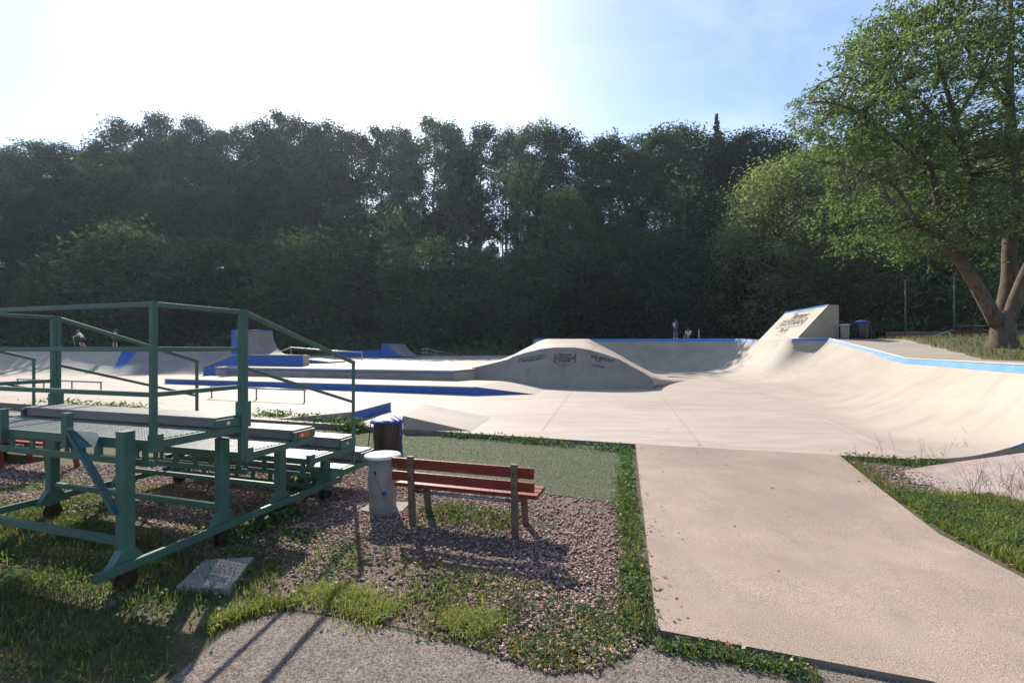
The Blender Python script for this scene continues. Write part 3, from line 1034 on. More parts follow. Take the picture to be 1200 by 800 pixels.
# left bowl: two banks meeting at a blue hip
lb = empty('bowl_bank', (-33, 32, 0.6)); O = lb.location
secs = [sec(-66, 28.5, -66, 33.6, 2.12, -66, 47), sec(-46, 29, -46, 33.8, 2.12, -46, 47), sec(-32.5, 29.6, -32.0, 34.0, 2.12, -32, 47), sec(-27.3, 30.8, -28.95, 34.2, 2.08, -29.0, 47)]
g = MB()
g.grid([profile(a_, b_) for a_, b_, c_ in dense(secs, 9, 4)], 0, True)
g.grid([[b_, c_] for a_, b_, c_ in secs], 0, False)
secs2 = [sec(-27.3, 30.8, -27.95, 34.3, 2.0, -28.0, 47), sec(-19.5, 30.6, -20.0, 34.3, 1.98, -20, 47)]
g.grid([profile(a_, b_) for a_, b_, c_ in dense(secs2, 9, 4)], 1, True)  # bank turned from the sun: shade put into the colour by the darker grey
g.grid([[b_, c_] for a_, b_, c_ in secs2], 0, False)
pA, pB = profile(secs[-1][0], secs[-1][1]), profile(secs2[0][0], secs2[0][1])
g.grid([pA[:7], pB[:7]], 0, False)
g.build('bank_surface', [M_ramp, M_hump], lb, O)
g = MB()
g.grid([pA[6:], pB[6:]], 0, False)
g.add([secs[-1][1], secs[-1][2], secs2[0][2], secs2[0][1]], [(0, 1, 2, 3)])
g.build('painted_hip', M_blue, lb, O)
tag(lb, 'wide sunlit concrete bowl bank with a blue hip at the far side', 'bowl bank')

# flat rails
def flat_rail(p0, p1, h, n, label, r=0.035):
    root = empty('grind_rail', p0)
    OO = root.location
    gg = MB()
    gg.tube([p0 + Vector((0, 0, h)), p1 + Vector((0, 0, h))], r, 8)
    gg.build('rail_bar', M_tube, root, OO)
    for i in range(n):
        q_ = p0.lerp(p1, (i + 0.02) / (n - 1) if i == 0 else (i - 0.02 if i == n - 1 else i) / (n - 1))
        gg = MB()
        gg.tube([q_ + Vector((0, 0, -0.02)), q_ + Vector((0, 0, h))], r * 0.85, 8)
        gg.build('rail_post', M_tube, root, OO)
    tag(root, label, 'grind rail')
    return root


flat_rail(fl(247, 466), fl(358, 471), 0.44, 3, 'low steel grind rail on three posts in front of the blue pad')
flat_rail(fl(20, 454.5), fl(119, 459), 0.42, 4, 'low steel grind rail on four posts on the sunlit bowl floor')
hrail = empty('handrail', (-15, 33, 1.2)); O = hrail.location
ps = [(dep(327, 412, 32.2), None), (dep(341, 407, 33), 1.28), (dep(390, 411, 33.4), 1.30), (dep(424, 412.5, 34), 1.33)]
g = MB(); g.tube([p for p, z in ps], 0.045, 8); g.build('rail_bar', M_galv, hrail, O)
for p, z in ps[1:]:
    g = MB(); g.tube([p, Vector((p.x, p.y, z - .05))], 0.035, 8); g.build('rail_post', M_galv, hrail, O)
tag(hrail, 'sloping silver handrail on the upper plaza behind the blue box', 'handrail')
gr = empty('guard_rail', (-6.5, 43, 1.5)); O = gr.location
ps = [dep(494, 409, 42), dep(500, 408, 42.3), dep(511, 411.5, 43), dep(530, 414, 44)]
g = MB(); g.tube(ps, 0.05, 6); g.tube([p - Vector((0, 0, .35)) for p in ps], 0.04, 6); g.build('rail_bar', M_galv, gr, O)
for p in ps[1:]:
    g = MB(); g.tube([p, Vector((p.x, p.y, 1.3))], 0.04, 6); g.build('rail_post', M_galv, gr, O)
tag(gr, 'bent silver guard rail beside the small far quarter pipe', 'guard rail')

# ------------------------------------------------------------------ grandstand (local frame: x along U, y away from the street)
GL = -3.12                                        # far end in x
GO = Vector((-3.23, 4.15, 0))
gs = empty('mobile_grandstand', GO, -ANG)
tag(gs, 'green steel grandstand with grey seat boards, nearest one, beside the bench', 'grandstand', None)


def part(name, mb, m, parent=gs):
    return mb.build(name, m, parent)


tiers = [(0.0, 0.62, 0.96, 1.325, 1.44), (0.985, 1.68, 2.01, 1.005, 1.135), (1.96, 2.58, 2.87, 0.715, 0.87), (2.38, 3.05, 3.34, 0.42, 0.58)]
for ti, (y0, ys_, y1, zg, zs) in enumerate(tiers):
    m = MB()                                      # grating: bearing bars and cross bars
    x = GL + 0.05
    while x < -0.05:
        m.box((x - .004, y0 + .03, zg - .03), (x + .004, ys_ + (.02 if ti < 3 else 0), zg))
        x += 0.042
    y = y0 + .05
    while y < ys_:
        m.box((GL + .04, y - .003, zg - .012), (-.04, y + .003, zg - .0015))
        y += .055
    part('grating', m, M_galv)
    m = MB()
    m.box((GL + .03, ys_ + .022, zg + .012), (-.03, y1, zs - .022), 0)
    part('seat_box', m, M_plank)
    # boards with narrow gaps between their ends
    m = MB()
    nb_ = 3
    for i in range(nb_):
        xa = GL + .01 + (-.02 - GL) * i / nb_
        xb = GL + .01 + (-.02 - GL) * (i + 1) / nb_ - .006
        m.box((xa, ys_, zs - .02), (xb, y1 + .02, zs))
    part('seat_board', m, M_plank)
    m = MB()                                      # end plates, side rails and front fascia
    for xe in (0.0, GL):
        m.beam((xe, y0, zg - .04), (xe, y1 + .02, zg - .04), .035, .075)
        m.box((xe - .022, ys_ - .012, zg + .005), (xe + .022, y1 + .025, zs - .023))
        m.box((xe - .03, y0 - .03, zg - .10), (xe + .03, y0 + .07, zg + .055))
    m.beam((GL, y0 + .01, zg - .04), (0, y0 + .01, zg - .04), .03, .08)
    m.beam((GL, y0 + .01, zg - .21), (0, y0 + .01, zg - .21), .03, .06)
    m.beam((GL, y1 - .05, zg - .06), (0, y1 - .05, zg - .06), .03, .10)
    k = 0
    while k <= 9:
        xx = GL + .12 + (-.24 - GL) * k / 9
        m.box((xx - .03, y0 + .004, zg - .18), (xx + .03, y0 + .022, zg - .08))
        k += 1
    fr_ = part('tier_frame', m, M_green)
    for xe in (0.024, GL + 0.02):
        m = MB()
        m.lathe([(0.001, 0), (.022, 0.0), (.022, .006), (.001, .008)], (0, 0, 0), 12)
        m.v = [(xe + vz, ys_ + .12 + vx, (zg + zs) / 2 - .01 + vy) for vx, vy, vz in m.v]
        m.build('bolt_cover', M_lid, fr_)
m = MB(); m.box((.024, 1.74, 1.03), (.028, 1.92, 1.10)); part('orange_sticker', m, M_orange)

legs_y = (-.1, .86, 1.67, 2.5)
tops = (1.42, 1.18, .88, .58)
for xl in (-.2, -3.02):
    for ly, tp in zip(legs_y, tops):
        m = MB()
        m.beam((xl, ly, .17), (xl, ly, tp), .105, .105, (0, 1, 0), 0, .008)
        for sgn in (-1, 1):                       # gusset plates at the foot
            m.add([(xl - .045, ly + sgn * .05, .20), (xl - .045, ly + sgn * .17, .20), (xl - .045, ly + sgn * .05, .38),
                   (xl + .045, ly + sgn * .05, .20), (xl + .045, ly + sgn * .17, .20), (xl + .045, ly + sgn * .05, .38)],
                  [(0, 1, 2), (5, 4, 3), (0, 3, 4, 1), (1, 4, 5, 2), (2, 5, 3, 0)])
        lg = part('leg', m, M_green)
        m = MB()                                  # caster: two small wheels and a fork
        for ox in (-.032, .032):
            prf = [(.012, -.016), (.075, -.016), (.082, -.008), (.082, .008), (.075, .016), (.012, .016)]
            st = len(m.v)
            m.lathe(prf, (0, 0, 0), 16)
            for i in range(st, len(m.v)):
                vx, vy, vz = m.v[i]
                m.v[i] = (xl + ox + vz, ly + vx, .088 + vy)
        m.box((xl - .055, ly - .05, .15), (xl + .055, ly + .05, .185))
        m.box((xl - .008, ly - .03, .06), (xl + .008, ly + .03, .17))
        m.build('caster', M_rust, lg)
    m = MB()
    xb = xl + (.075 if xl > -1 else -.075)
    m.beam((xb, -.38, .24), (xb, 2.75, .24), .045, .075, (0, 0, 1), 0, .004)
    m.box((xb - .05, -.38, .202), (xb + .022, 2.75, .209))
    part('base_beam', m, M_green)
for ly in (-.1, .86, 1.67):
    m = MB()
    m.beam((-3.02, ly, .43), (-.2, ly, .43), .05, .06)
    part('cross_bar', m, M_green)
m = MB()                                          # diagonal brace with a folded plate at its head
m.beam((-.22, -.16, .70), (-.86, -.16, 1.42), .03, .055, (0, 1, 0))
part('diagonal_brace', m, M_teal)
m = MB()
m.add([(-.84, -.185, 1.405), (-.74, -.175, 1.41), (-.62, -.10, 1.25), (-.69, -.165, 1.25), (-.84, .0, 1.36), (-.74, .0, 1.36), (-.63, .0, 1.235), (-.69, .0, 1.235)],
      [(0, 3, 2, 1), (4, 5, 6, 7), (0, 1, 5, 4), (1, 2, 6, 5), (2, 3, 7, 6), (3, 0, 4, 7)])
part('gusset_plate', m, M_teal)
m = MB()
m.beam((-3.0, -.16, .70), (-2.36, -.16, 1.42), .03, .055, (0, 1, 0))
part('diagonal_brace', m, M_teal)

ZT, ZM, ZL = 2.584, 2.15, 1.74
for xs_, yb, zb_, ztp in ((0, 0, 1.22, ZT), (0, .967, .92, ZT), (0, 2.87, .46, 1.97), (GL, 0, 1.22, ZT), (GL, .967, .92, ZT), (GL, 2.87, .46, 1.97)):
    m = MB()
    m.beam((xs_, yb, zb_), (xs_, yb, ztp), .05 if yb < 2 else .038, .05 if yb < 2 else .038, (0, 1, 0), 0, .004)
    if yb == .967:
        m.beam((xs_ + (.05 if xs_ == 0 else -.05) * 0, yb - .05, zb_ + .02), (xs_, yb - .05, ztp), .05, .04, (0, 1, 0))
        m.box((xs_ - .045, yb - .08, 1.30), (xs_ + .045, yb + .04, 1.58))
    part('rail_post', m, M_green)
for xx in (-1.11, -2.11):                         # two cut-off sockets on the back edge
    m = MB(); m.beam((xx, -.03, 1.20), (xx, -.03, 1.535), .075, .06, (0, 1, 0)); part('post_socket', m, M_green)


def bar(p, q, w=.038, h=.044, nm='railing'):
    mm = MB(); mm.beam(p, q, w, h, (0, 0, 1), 0, .004)
    part(nm, mm, M_green)


for z in (ZT - .028, ZM, ZL):
    bar((GL, 0, z), (0, 0, z))
for xe in (0, GL):
    for z in (ZT - .028, ZM, ZL):
        bar((xe, .0, z), (xe, .967, z))
    bar((xe, .95, ZT - .028), (xe, 2.89, 1.945), .042, .05, 'stair_rail')
    bar((xe, .95, 1.95), (xe, 2.87, 1.36), .036, .036, 'stair_rail')
g2 = copy_tree(gs)
g2.location = GO - U * 7.42
g2['label'] = 'second green grandstand of which only a rail and seat end show at the picture edge'
for o in (gs, g2):
    o['group'] = 'green mobile grandstands'

# concrete pads under the wheels and the loose paver
def paver(px, label, z0=0.0, h=0.06, name='paving_slab', tilt=(0, 0)):
    P = [at(*p, z0 + h) for p in px]
    c = sum(P, Vector()) / len(P)
    mm = MB()
    ins = [c + (p - c) * (1 - .012) for p in P]
    mm.prism([Vector((p.x, p.y, z0 + h - .006)) for p in P], z0 - .02)
    mm.prism([Vector((p.x, p.y, z0 + h)) for p in ins], z0 + h - .01)
    o = mm.build(name, M_paver, None, (c.x, c.y, z0))
    return tag(o, label, 'paving slab')


paver([(206, 687), (240, 655), (298, 652), (268, 689)], 'loose grey paving slab lying in the grass with slotted shadow stripes', 0.0, .065)
def local(x, y, z=0):
    return GO + U * x + V * y + Vector((0, 0, z))
for (lx, ly), lab in zip([(-.2, -.1), (-3.02, .86), (-3.02, 1.67), (-.2, .86)],
                    ['concrete pad under the nearest rusty caster of the grandstand', 'concrete pad under the far caster of the grandstand near the red bench', 'concrete pad deep under the grandstand behind its middle', 'concrete pad under the second caster beside the loose paver']):
    c = local(lx, ly)
    mm = MB()
    P = [c + U * sx * .16 + V * sy * .26 for sx, sy in ((-1, -1), (1, -1), (1, 1), (-1, 1))]
    mm.prism([Vector((p.x, p.y, .006)) for p in P], -.03)
    o = mm.build('caster_pad', M_paver, None, (c.x, c.y, 0))
    tag(o, lab, 'paving slab', 'pads under the casters')

# ------------------------------------------------------------------ benches
def make_bench(loc, label, frame_mat):
    root = empty('park_bench', loc, -ANG)
    tag(root, label, 'bench')
    for x0 in (0.0, 1.31):
        m = MB()
        # rear post leans back a little
        m.beam((x0, 0.0, -.03), (x0, -.035, .44), .075, .06, (0, 1, 0), 0, .006)
        m.beam((x0, -.035, .43), (x0, -.06, .86), .075, .05, (0, 1, 0), 0, .006)
        m.build('rear_post', frame_mat, root)
        m = MB()
        m.beam((x0, .42, -.03), (x0, .34, .43), .075, .06, (0, 1, 0), 0, .006)
        m.build('front_leg', frame_mat, root)
        m = MB()
        m.beam((x0, -.05, .425), (x0, .44, .425), .06, .05, (0, 0, 1), 0, .004)
        m.build('seat_bearer', frame_mat, root)
    m = MB(); m.tube([(0, .06, .40), (1.31, .06, .40)], .02, 8); m.build('stretcher', M_tube, root)
    for z0, z1, yy in ((.70, .82, -.022), (.545, .655, -.012)):
        m = MB()
        m.beam((-.27, yy, (z0 + z1) / 2), (1.53, yy, (z0 + z1) / 2), .045, z1 - z0, (0, 0, 1), 0, .008)
        m.build('back_slat', M_redwood, root)
    for y0 in (.03, .17, .31):
        m = MB()
        m.beam((-.27, y0 + .06, .475), (1.55, y0 + .06, .475), .125, .048, (0, 0, 1), 0, .008)
        m.build('seat_slat', M_redwood, root)
    m = MB()
    for x0 in (0.0, 1.31):
        for z in (.76, .60):
            st = len(m.v)
            m.lathe([(.002, 0), (.012, 0), (.012, .006), (.002, .009)], (0, 0, 0), 8)
            for i in range(st, len(m.v)):
                vx, vy, vz = m.v[i]
                m.v[i] = (x0 + vx, -.083 - vz - (z - .6) * .08, z + vy)
    m.build('bolt_heads', M_rust, root)
    return root


make_bench((-1.21, 5.62, 0), 'red slatted bench seen from behind on the gravel beside the turf', M_brown)
bb = make_bench((-9.25, 8.35, 0), 'red bench with dark red frames half hidden under the grandstand', M_redmetal)

# ------------------------------------------------------------------ concrete pipe bollards with lids
def make_barrel(loc, label, chain=True, s=1.0):
    root = empty('litter_bin', loc)
    m = MB(); m.lathe([(.17, 0), (.178, .02), (.186, .40), (.19, .70), (.17, .70)], (0, 0, 0), 32); m.build('concrete_body', M_barrel, root)
    m = MB(); m.lathe([(.20, .690), (.235, .705), (.242, .722), (.235, .738), (.15, .748), (.02, .752)], (0, 0, 0), 36); m.build('lid', M_lid, root)
    if chain:
        m = MB()
        P = []
        for k in range(46):                       # links of the chain: from a hole, down across the front to the base
            t = k / 45
            a_ = lerp(R(252), R(318), t)
            z = .52 - .40 * t - .08 * math.sin(math.pi * t)
            P.append(Vector(((.196 + .03 * t) * math.cos(a_), (.196 + .03 * t) * math.sin(a_), z)))
        for k in range(30):
            t = k / 29
            a_ = lerp(R(205), R(312), t)
            z = .34 - .16 * math.sin(t * 1.9)
            P.append(Vector((.198 * math.cos(a_), .198 * math.sin(a_), z)))
        for i, p in enumerate(P):
            if i in (45,): continue
            q_ = P[min(i + 1, len(P) - 1)] if i != 45 else p
            if (q_ - p).length > .1 or (q_ - p).length < 1e-5: continue
            d_ = (q_ - p).normalized()
            n_ = Vector((p.x, p.y, 0)).normalized()
            if i % 2: n_ = n_.cross(d_)
            s_ = d_.cross(n_).normalized()
            ring = [p + d_ * (math.cos(t) * .012) + s_ * (math.sin(t) * .008) for t in [2 * math.pi * j / 8 for j in range(9)]]
            m.tube(ring, .0028, 4)
        m.build('chain', M_galv, root)
        m = MB(); pk = Vector((.21 * math.cos(R(292)), .21 * math.sin(R(292)), .27)); m.box((pk.x - .02, pk.y - .02, pk.z - .025), (pk.x + .02, pk.y + .012, pk.z + .02)); m.build('padlock', M_bagblue, root)
        m = MB(); hl = Vector((.1885 * math.cos(R(254)), .1885 * math.sin(R(254)), .535))
        dr = Vector((math.cos(R(254)), math.sin(R(254)), 0))
        m.tube([hl - dr * .01, hl + dr * .006], .02, 10); m.build('hole_dark_disc', M_rust, root)  # raised dark disc, painted for the darkness inside the hole
        m = MB(); m.prism([Vector((.30, -.16, .035)), Vector((.34, .18, .035)), Vector((-.18, .22, .035)), Vector((-.27, -.12, .035)), Vector((.05, -.27, .035))], -.02); m.build('base_slab', M_paver, root)
    root.scale = (s, s, s)
    tag(root, label, 'litter bin')
    return root


make_barrel((-1.74, 6.2, 0), 'grey concrete pipe bin with a pale round lid and a chain beside the bench', True)
zd = 2.62
make_barrel((18.35, 25.4, 2.69), 'grey concrete pipe bin with pale lid on the deck beside the wall ride', False, 1.12)


def make_bag_bin(loc, label, striped, legs, s=1.0):
    root = empty('bin_bag_stand', loc)
    rng = random.Random(5)
    ph = [rng.random() * 6 for _ in range(6)]
    wob = lambda t, z: .05 * math.sin(7 * t + ph[0] + z * 3) * (.3 + z) + .035 * math.sin(13 * t + ph[1] - z * 4) + .02 * math.sin(23 * t + ph[2]) + .02 * math.sin(z * 14 + ph[3] + 2 * t)
    m = MB(); m.lathe([(.14, .03), (.215, .04), (.245, .14), (.26, .35), (.268, .55), (.272, .74), (.27, .80), (.25, .80)], (0, 0, 0), 56, 0, wob); m.build('bag', M_bag, root)
    m = MB()
    ring = [Vector((.30 * math.cos(t), .30 * math.sin(t), .80 + .006 * math.sin(3 * t))) for t in [2 * math.pi * j / 32 for j in range(33)]]
    m.tube(ring, .022, 8); m.build('ring', M_bagblue, root)
    m = MB()
    m.lathe([(.295, .79), (.305, .825), (.29, .845)] + [(.28 - .0125 * k, .85 + .006 * k * (1 - k / 60)) for k in range(22)], (0, 0, 0), 96, 0, lambda t, z: .02 * math.sin(9 * t) + .015 * math.sin(17 * t))
    o = m.build('bag_top', [M_white, M_bagblue] if striped else [M_bagblue, M_bagblue], root)
    if striped:
        for p in o.data.polygons:
            c = p.center
            if math.sin((c.x * .45 + c.y * .85) * 52) > -.15 or c.z < .82: p.material_index = 1
    for a_ in legs:
        m = MB(); m.beam((.31 * math.cos(a_), .31 * math.sin(a_), .80), (.40 * math.cos(a_), .40 * math.sin(a_), 0), .022, .018); m.build('leg', M_bagblue, root)
    root.scale = (s, s, s)
    tag(root, label, 'waste bin')
    return root


make_bag_bin((-2.36, 8.75, 0), 'black bin bag on a ring stand with a striped top behind the pipe bin', True, (R(330), R(200), R(80)), .98)
make_bag_bin((19.25, 25.4, 2.69), 'dark bin bag with plain blue rim on a blue legged stand up on the deck', False, (R(315), R(225), R(45), R(135)), 1.15)

# ------------------------------------------------------------------ far side: fence, poles, wall, tables
def pole(name, p, h, r, m, label, cat_, grp=None):
    mm = MB(); mm.tube([(0, 0, -.3), (0, 0, h * .5), (0, 0, h)], [r, r * .95, r * .85], 8)
    mm.lathe([(r * 1.2, h), (r * 1.2, h + .03), (.01, h + .06)], (0, 0, 0), 8)
    o = mm.build(name, m, None, (0, 0, 0)); o.location = p
    return tag(o, label, cat_, grp)


def gpt(px, d):
    x = (px - CX) / FPX * d
    return Vector((x, d, T(x, d)))


pole('fence_pole', gpt(1061, 34), 4.4 , .05, M_brown, 'bare grey pole in front of the dark wood behind the deck', 'pole')
pole('fence_pole', gpt(1118, 33), 4.6 , .06, M_green, 'tall greenish pole close to the big maple trunk', 'pole')
pole('marker_post', dep(819, 396.5, 40), 0.75, .035, M_white, 'short white post on the far deck near the sitting person', 'post')

fr0, fr1 = gpt(878, 43), gpt(968, 41)
fence = empty('mesh_fence', fr0)
nP = 5
for i in range(nP):
    p = fr0.lerp(fr1, i / (nP - 1)) - fr0
    mm = MB(); mm.tube([p, p + Vector((0, 0, 2.3))], .035, 6); mm.build('post', M_green, fence)
mm = MB()
for k in range(16):
    z = .1 + k * .14
    mm.beam(Vector((0, 0, z)), fr1 - fr0 + Vector((0, 0, z)), .012, .012)
k = 0
Lf = (fr1 - fr0).length
while k * .16 < Lf:
    p = (fr1 - fr0) * (k * .16 / Lf)
    mm.beam(p + Vector((0, .02, .05)), p + Vector((0, .02, 2.25)), .012, .012, (0, 1, 0)); k += 1
mm.build('wire_panel', M_green, fence)
tag(fence, 'green wire mesh fence behind the far deck below the pale tree', 'fence')

p0, p1 = gpt(958, 31), gpt(1116, 32)
rail = empty('barrier_rail', p0)
O = p0
mm = MB(); mm.tube([p0 + Vector((0, 0, .62)), p1 + Vector((0, 0, .62))], .05, 8); mm.build('rail_bar', M_galv, rail, O)
for t in (.05, .35, .68, .98):
    q_ = p0.lerp(p1, t); mm = MB(); mm.tube([q_ + Vector((0, 0, -.1)), q_ + Vector((0, 0, .6))], .04, 6); mm.build('rail_post', M_galv, rail, O)
tag(rail, 'long pale barrier rail in front of the brick wall behind the deck', 'rail')
p0, p1 = gpt(1040, 35), gpt(1300, 35)
mm = MB()
mm.beam(p0 + Vector((0, 0, .15)), p1 + Vector((0, 0, .15)), .3, .9); mm.beam(p0 + Vector((0, 0, .63)), p1 + Vector((0, 0, .63)), .36, .06, (0, 0, 1), 1)
o = mm.build('brick_wall', [M_brick, M_paver], None, p0)
tag(o, 'low old red brick wall beyond the grass bank', 'wall')


def picnic(p, rz, label, s=1.0):
    root = empty('picnic_table', p, rz)
    root.scale = (s, s, s)
    for nm, lo_, hi_, mm_ in (('table_top', (-.9, -.36, .70), (.9, .36, .75), M_green), ('seat', (-.9, -.78, .42), (.9, -.52, .46), M_green), ('seat', (-.9, .52, .42), (.9, .78, .46), M_green)):
        m = MB(); m.box(lo_, hi_); m.build(nm, mm_, root)
    for x in (-.65, .65):
        m = MB()
        m.beam((x, -.68, 0), (x, -.2, .70), .06, .09, (1, 0, 0)); m.beam((x, .68, 0), (x, .2, .70), .06, .09, (1, 0, 0)); m.beam((x, -.74, .39), (x, .74, .39), .05, .07)
        m.build('leg_frame', M_redmetal, root)
    tag(root, label, 'picnic table')


picnic(gpt(1138, 27) - Vector((0, 0, .05)), R(30), 'green topped picnic table with red legs seen past the maple trunk', 1.0)
picnic(gpt(1196, 24) - Vector((0, 0, .05)), R(-20), 'red legged picnic table on the grass behind the maple trunk', 1.0)

# ------------------------------------------------------------------ people
def skin(name, joints, edges, m, parent, origin, sub=2):
    me = bpy.data.meshes.new(name)
    keys = list(joints)
    me.from_pydata([Vector(joints[k][:3]) - Vector(origin) for k in keys], [(keys.index(a_), keys.index(b_)) for a_, b_ in edges], [])
    ob = bpy.data.objects.new(name + '_tmp', me)
    COL.objects.link(ob)
    md = ob.modifiers.new('skin', 'SKIN'); md.use_smooth_shade = True
    for i, k in enumerate(keys):
        r_ = joints[k][3]
        me.skin_vertices[0].data[i].radius = (r_, r_)
        me.skin_vertices[0].data[i].use_root = (i == 0)
    sd = ob.modifiers.new('sub', 'SUBSURF'); sd.levels = sub
    dg = bpy.context.evaluated_depsgraph_get()
    m2 = bpy.data.meshes.new_from_object(ob.evaluated_get(dg))
    bpy.data.objects.remove(ob)
    m2.name = name
    m2.materials.clear(); m2.materials.append(m)
    for p in m2.polygons: p.use_smooth = True
    o = bpy.data.objects.new(name, m2)
    COL.objects.link(o)
    o.parent = parent
    return o


BODY_E = [('pel', 'wai'), ('wai', 'che'), ('che', 'nec'), ('nec', 'hea'), ('hea', 'top'), ('che', 'shL'), ('shL', 'elL'), ('elL', 'wrL'), ('wrL', 'haL'), ('che', 'shR'), ('shR', 'elR'), ('elR', 'wrR'), ('wrR', 'haR'),
          ('pel', 'hiL'), ('hiL', 'knL'), ('knL', 'anL'), ('anL', 'toL'), ('pel', 'hiR'), ('hiR', 'knR'), ('knR', 'anR'), ('anR', 'toR')]
RAD = dict(pel=.105, wai=.095, che=.115, nec=.05, hea=.095, top=.075, sh=.055, el=.042, wr=.03, ha=.038, hi=.085, kn=.058, an=.042, to=.04)


def person(loc, rz, J, label, shirt, shorts, hat=None, hair=True, s=1.0, extras=None):
    root = empty('person', loc, rz)
    root.scale = (s, s, s)
    jj = {k: (*v, RAD.get(k, RAD.get(k[:2]))) for k, v in J.items()}
    skin('body', jj, BODY_E, M_skin, root, (0, 0, 0))
    # clothing: same skeleton, a little wider, only where it covers
    sh = {k: (*J[k], jj[k][3] * 1.22) for k in ('pel', 'wai', 'che', 'shL', 'shR')}
    for sd in 'LR':
        a_, b_ = Vector(J['sh' + sd]), Vector(J['el' + sd])
        sh['sl' + sd] = (*a_.lerp(b_, .7), .06)
    sh['pel'] = (*Vector(J['pel']).lerp(Vector(J['wai']), .35), .125)
    skin('shirt', sh, [('pel', 'wai'), ('wai', 'che'), ('che', 'shL'), ('shL', 'slL'), ('che', 'shR'), ('shR', 'slR')], shirt, root, (0, 0, 0))
    st = {'pel': (*J['pel'], .122)}
    for sd in 'LR':
        a_, b_ = Vector(J['hi' + sd]), Vector(J['kn' + sd])
        st['hi' + sd] = (*a_, .10); st['kn' + sd] = (*a_.lerp(b_, .85), .085)
    skin('shorts', st, [('pel', 'hiL'), ('hiL', 'knL'), ('pel', 'hiR'), ('hiR', 'knR')], shorts, root, (0, 0, 0))
    for sd in 'LR':
        a_, b_ = Vector(J['an' + sd]), Vector(J['to' + sd])
        skin('shoe', {'a': (*(a_ - Vector((0, 0, .02))), .055), 'b': (*a_.lerp(b_, .6), .052), 'c': (*b_, .046)}, [('a', 'b'), ('b', 'c')], M_white if shirt is M_cloth_w else M_cloth_d, root, (0, 0, 0))
    h = Vector(J['hea']); t = Vector(J['top'])
    ax = (t - h).normalized()
    m = MB()
    m.lathe([(.118, .0), (.125, .05), (.112, .10), (.075, .145), (.01, .165)], (0, 0, 0), 14)
    q_ = Vector((0, 0, 1)).rotation_difference(ax)
    m.v = [tuple(q_ @ Vector(v) + h + ax * .0) for v in m.v]
    m.build('helmet' if hat else 'hair', hat or M_hair, root)
    return tag(root, label, 'person')


stand = dict(pel=(0, 0, .88), wai=(0, 0, 1.04), che=(0, .01, 1.24), nec=(0, .0, 1.40), hea=(0, -.02, 1.50), top=(0, -.02, 1.62), shL=(.17, 0, 1.32), elL=(.22, .02, 1.07), wrL=(.17, -.14, .98), haL=(.10, -.20, .98),
             shR=(-.17, 0, 1.32), elR=(-.22, .02, 1.07), wrR=(-.17, -.14, .98), haR=(-.10, -.20, .98), hiL=(.09, 0, .84), knL=(.11, -.02, .48), anL=(.12, .02, .08), toL=(.13, -.13, .04),
             hiR=(-.09, 0, .84), knR=(-.11, -.02, .48), anR=(-.12, .02, .08), toR=(-.13, -.13, .04))
pz = 3.0
person(dep(791.5, 396.8, 39.6) * 1.0, R(8), stand, 'standing person in blue helmet, white shirt and blue shorts on the far deck', M_cloth_w, M_cloth_b, M_bagblue, s=1.0)
bz = dep(791.5, 396.8, 39.6)
# a dark bag / board held in front of the chest
m = MB(); m.beam((0, -.23, .95), (.02, -.22, 1.32), .24, .06, (0, 1, 0), 0, .02)
o = m.build('skateboard', M_redmetal, None, (0, 0, 0)); o.location = bz; o.rotation_euler = (0, 0, R(8))
tag(o, 'dark red skateboard held against the chest of the blue helmeted person', 'skateboard')

sit = dict(pel=(0, 0, .12), wai=(0, .02, .28), che=(0, -.04, .48), nec=(0, -.10, .63), hea=(0, -.15, .72), top=(0, -.17, .84), shL=(.17, -.05, .55), elL=(.21, -.16, .32), wrL=(.12, -.34, .22), haL=(.07, -.42, .20),
           shR=(-.17, -.05, .55), elR=(-.21, -.16, .32), wrR=(-.12, -.34, .22), haR=(-.07, -.42, .20), hiL=(.09, -.05, .11), knL=(.12, -.46, .14), anL=(.13, -.52, -.28), toL=(.13, -.66, -.34),
           hiR=(-.09, -.05, .11), knR=(-.12, -.46, .14), anR=(-.13, -.56, -.28), toR=(-.13, -.70, -.33))
person(dep(807, 396.3, 38.75), R(-42), sit, 'person in white shirt sitting on the blue coping with legs hanging down', M_cloth_w, M_cloth_d, None, s=1.08)

ride = dict(pel=(0, .02, .84), wai=(0, -.04, .98), che=(0, -.16, 1.15), nec=(0, -.24, 1.29), hea=(0, -.30, 1.37), top=(0, -.32, 1.49), shL=(.16, -.18, 1.23), elL=(.21, -.36, 1.08), wrL=(.20, -.55, .98), haL=(.19, -.62, .97),
            shR=(-.16, -.18, 1.23), elR=(-.21, -.36, 1.08), wrR=(-.20, -.55, .98), haR=(-.19, -.62, .97), hiL=(.09, .02, .80), knL=(.11, -.16, .48), anL=(.10, .06, .14), toL=(.10, -.08, .09),
            hiR=(-.09, .02, .80), knR=(-.11, -.02, .46), anR=(-.10, .22, .10), toR=(-.10, .08, .05))
rl = dep(97, 408.5, 35.5); rl.z = 2.13
person(rl, R(-62), ride, 'person in white shirt leaning over scooter handlebars above the left bowl', M_cloth_w, M_cloth_d, None, s=.98)
sc = empty('kick_scooter', rl, R(-62))
m = MB(); m.beam((0, .26, .10), (0, -.40, .10), .11, .02); m.build('deck', M_tube, sc)
m = MB(); m.tube([(0, -.42, .12), (0, -.56, .93)], .022, 8); m.build('stem', M_tube, sc)
m = MB(); m.tube([(-.26, -.57, .94), (.26, -.57, .94)], .02, 8); m.build('handlebar', M_cloth_d, sc)
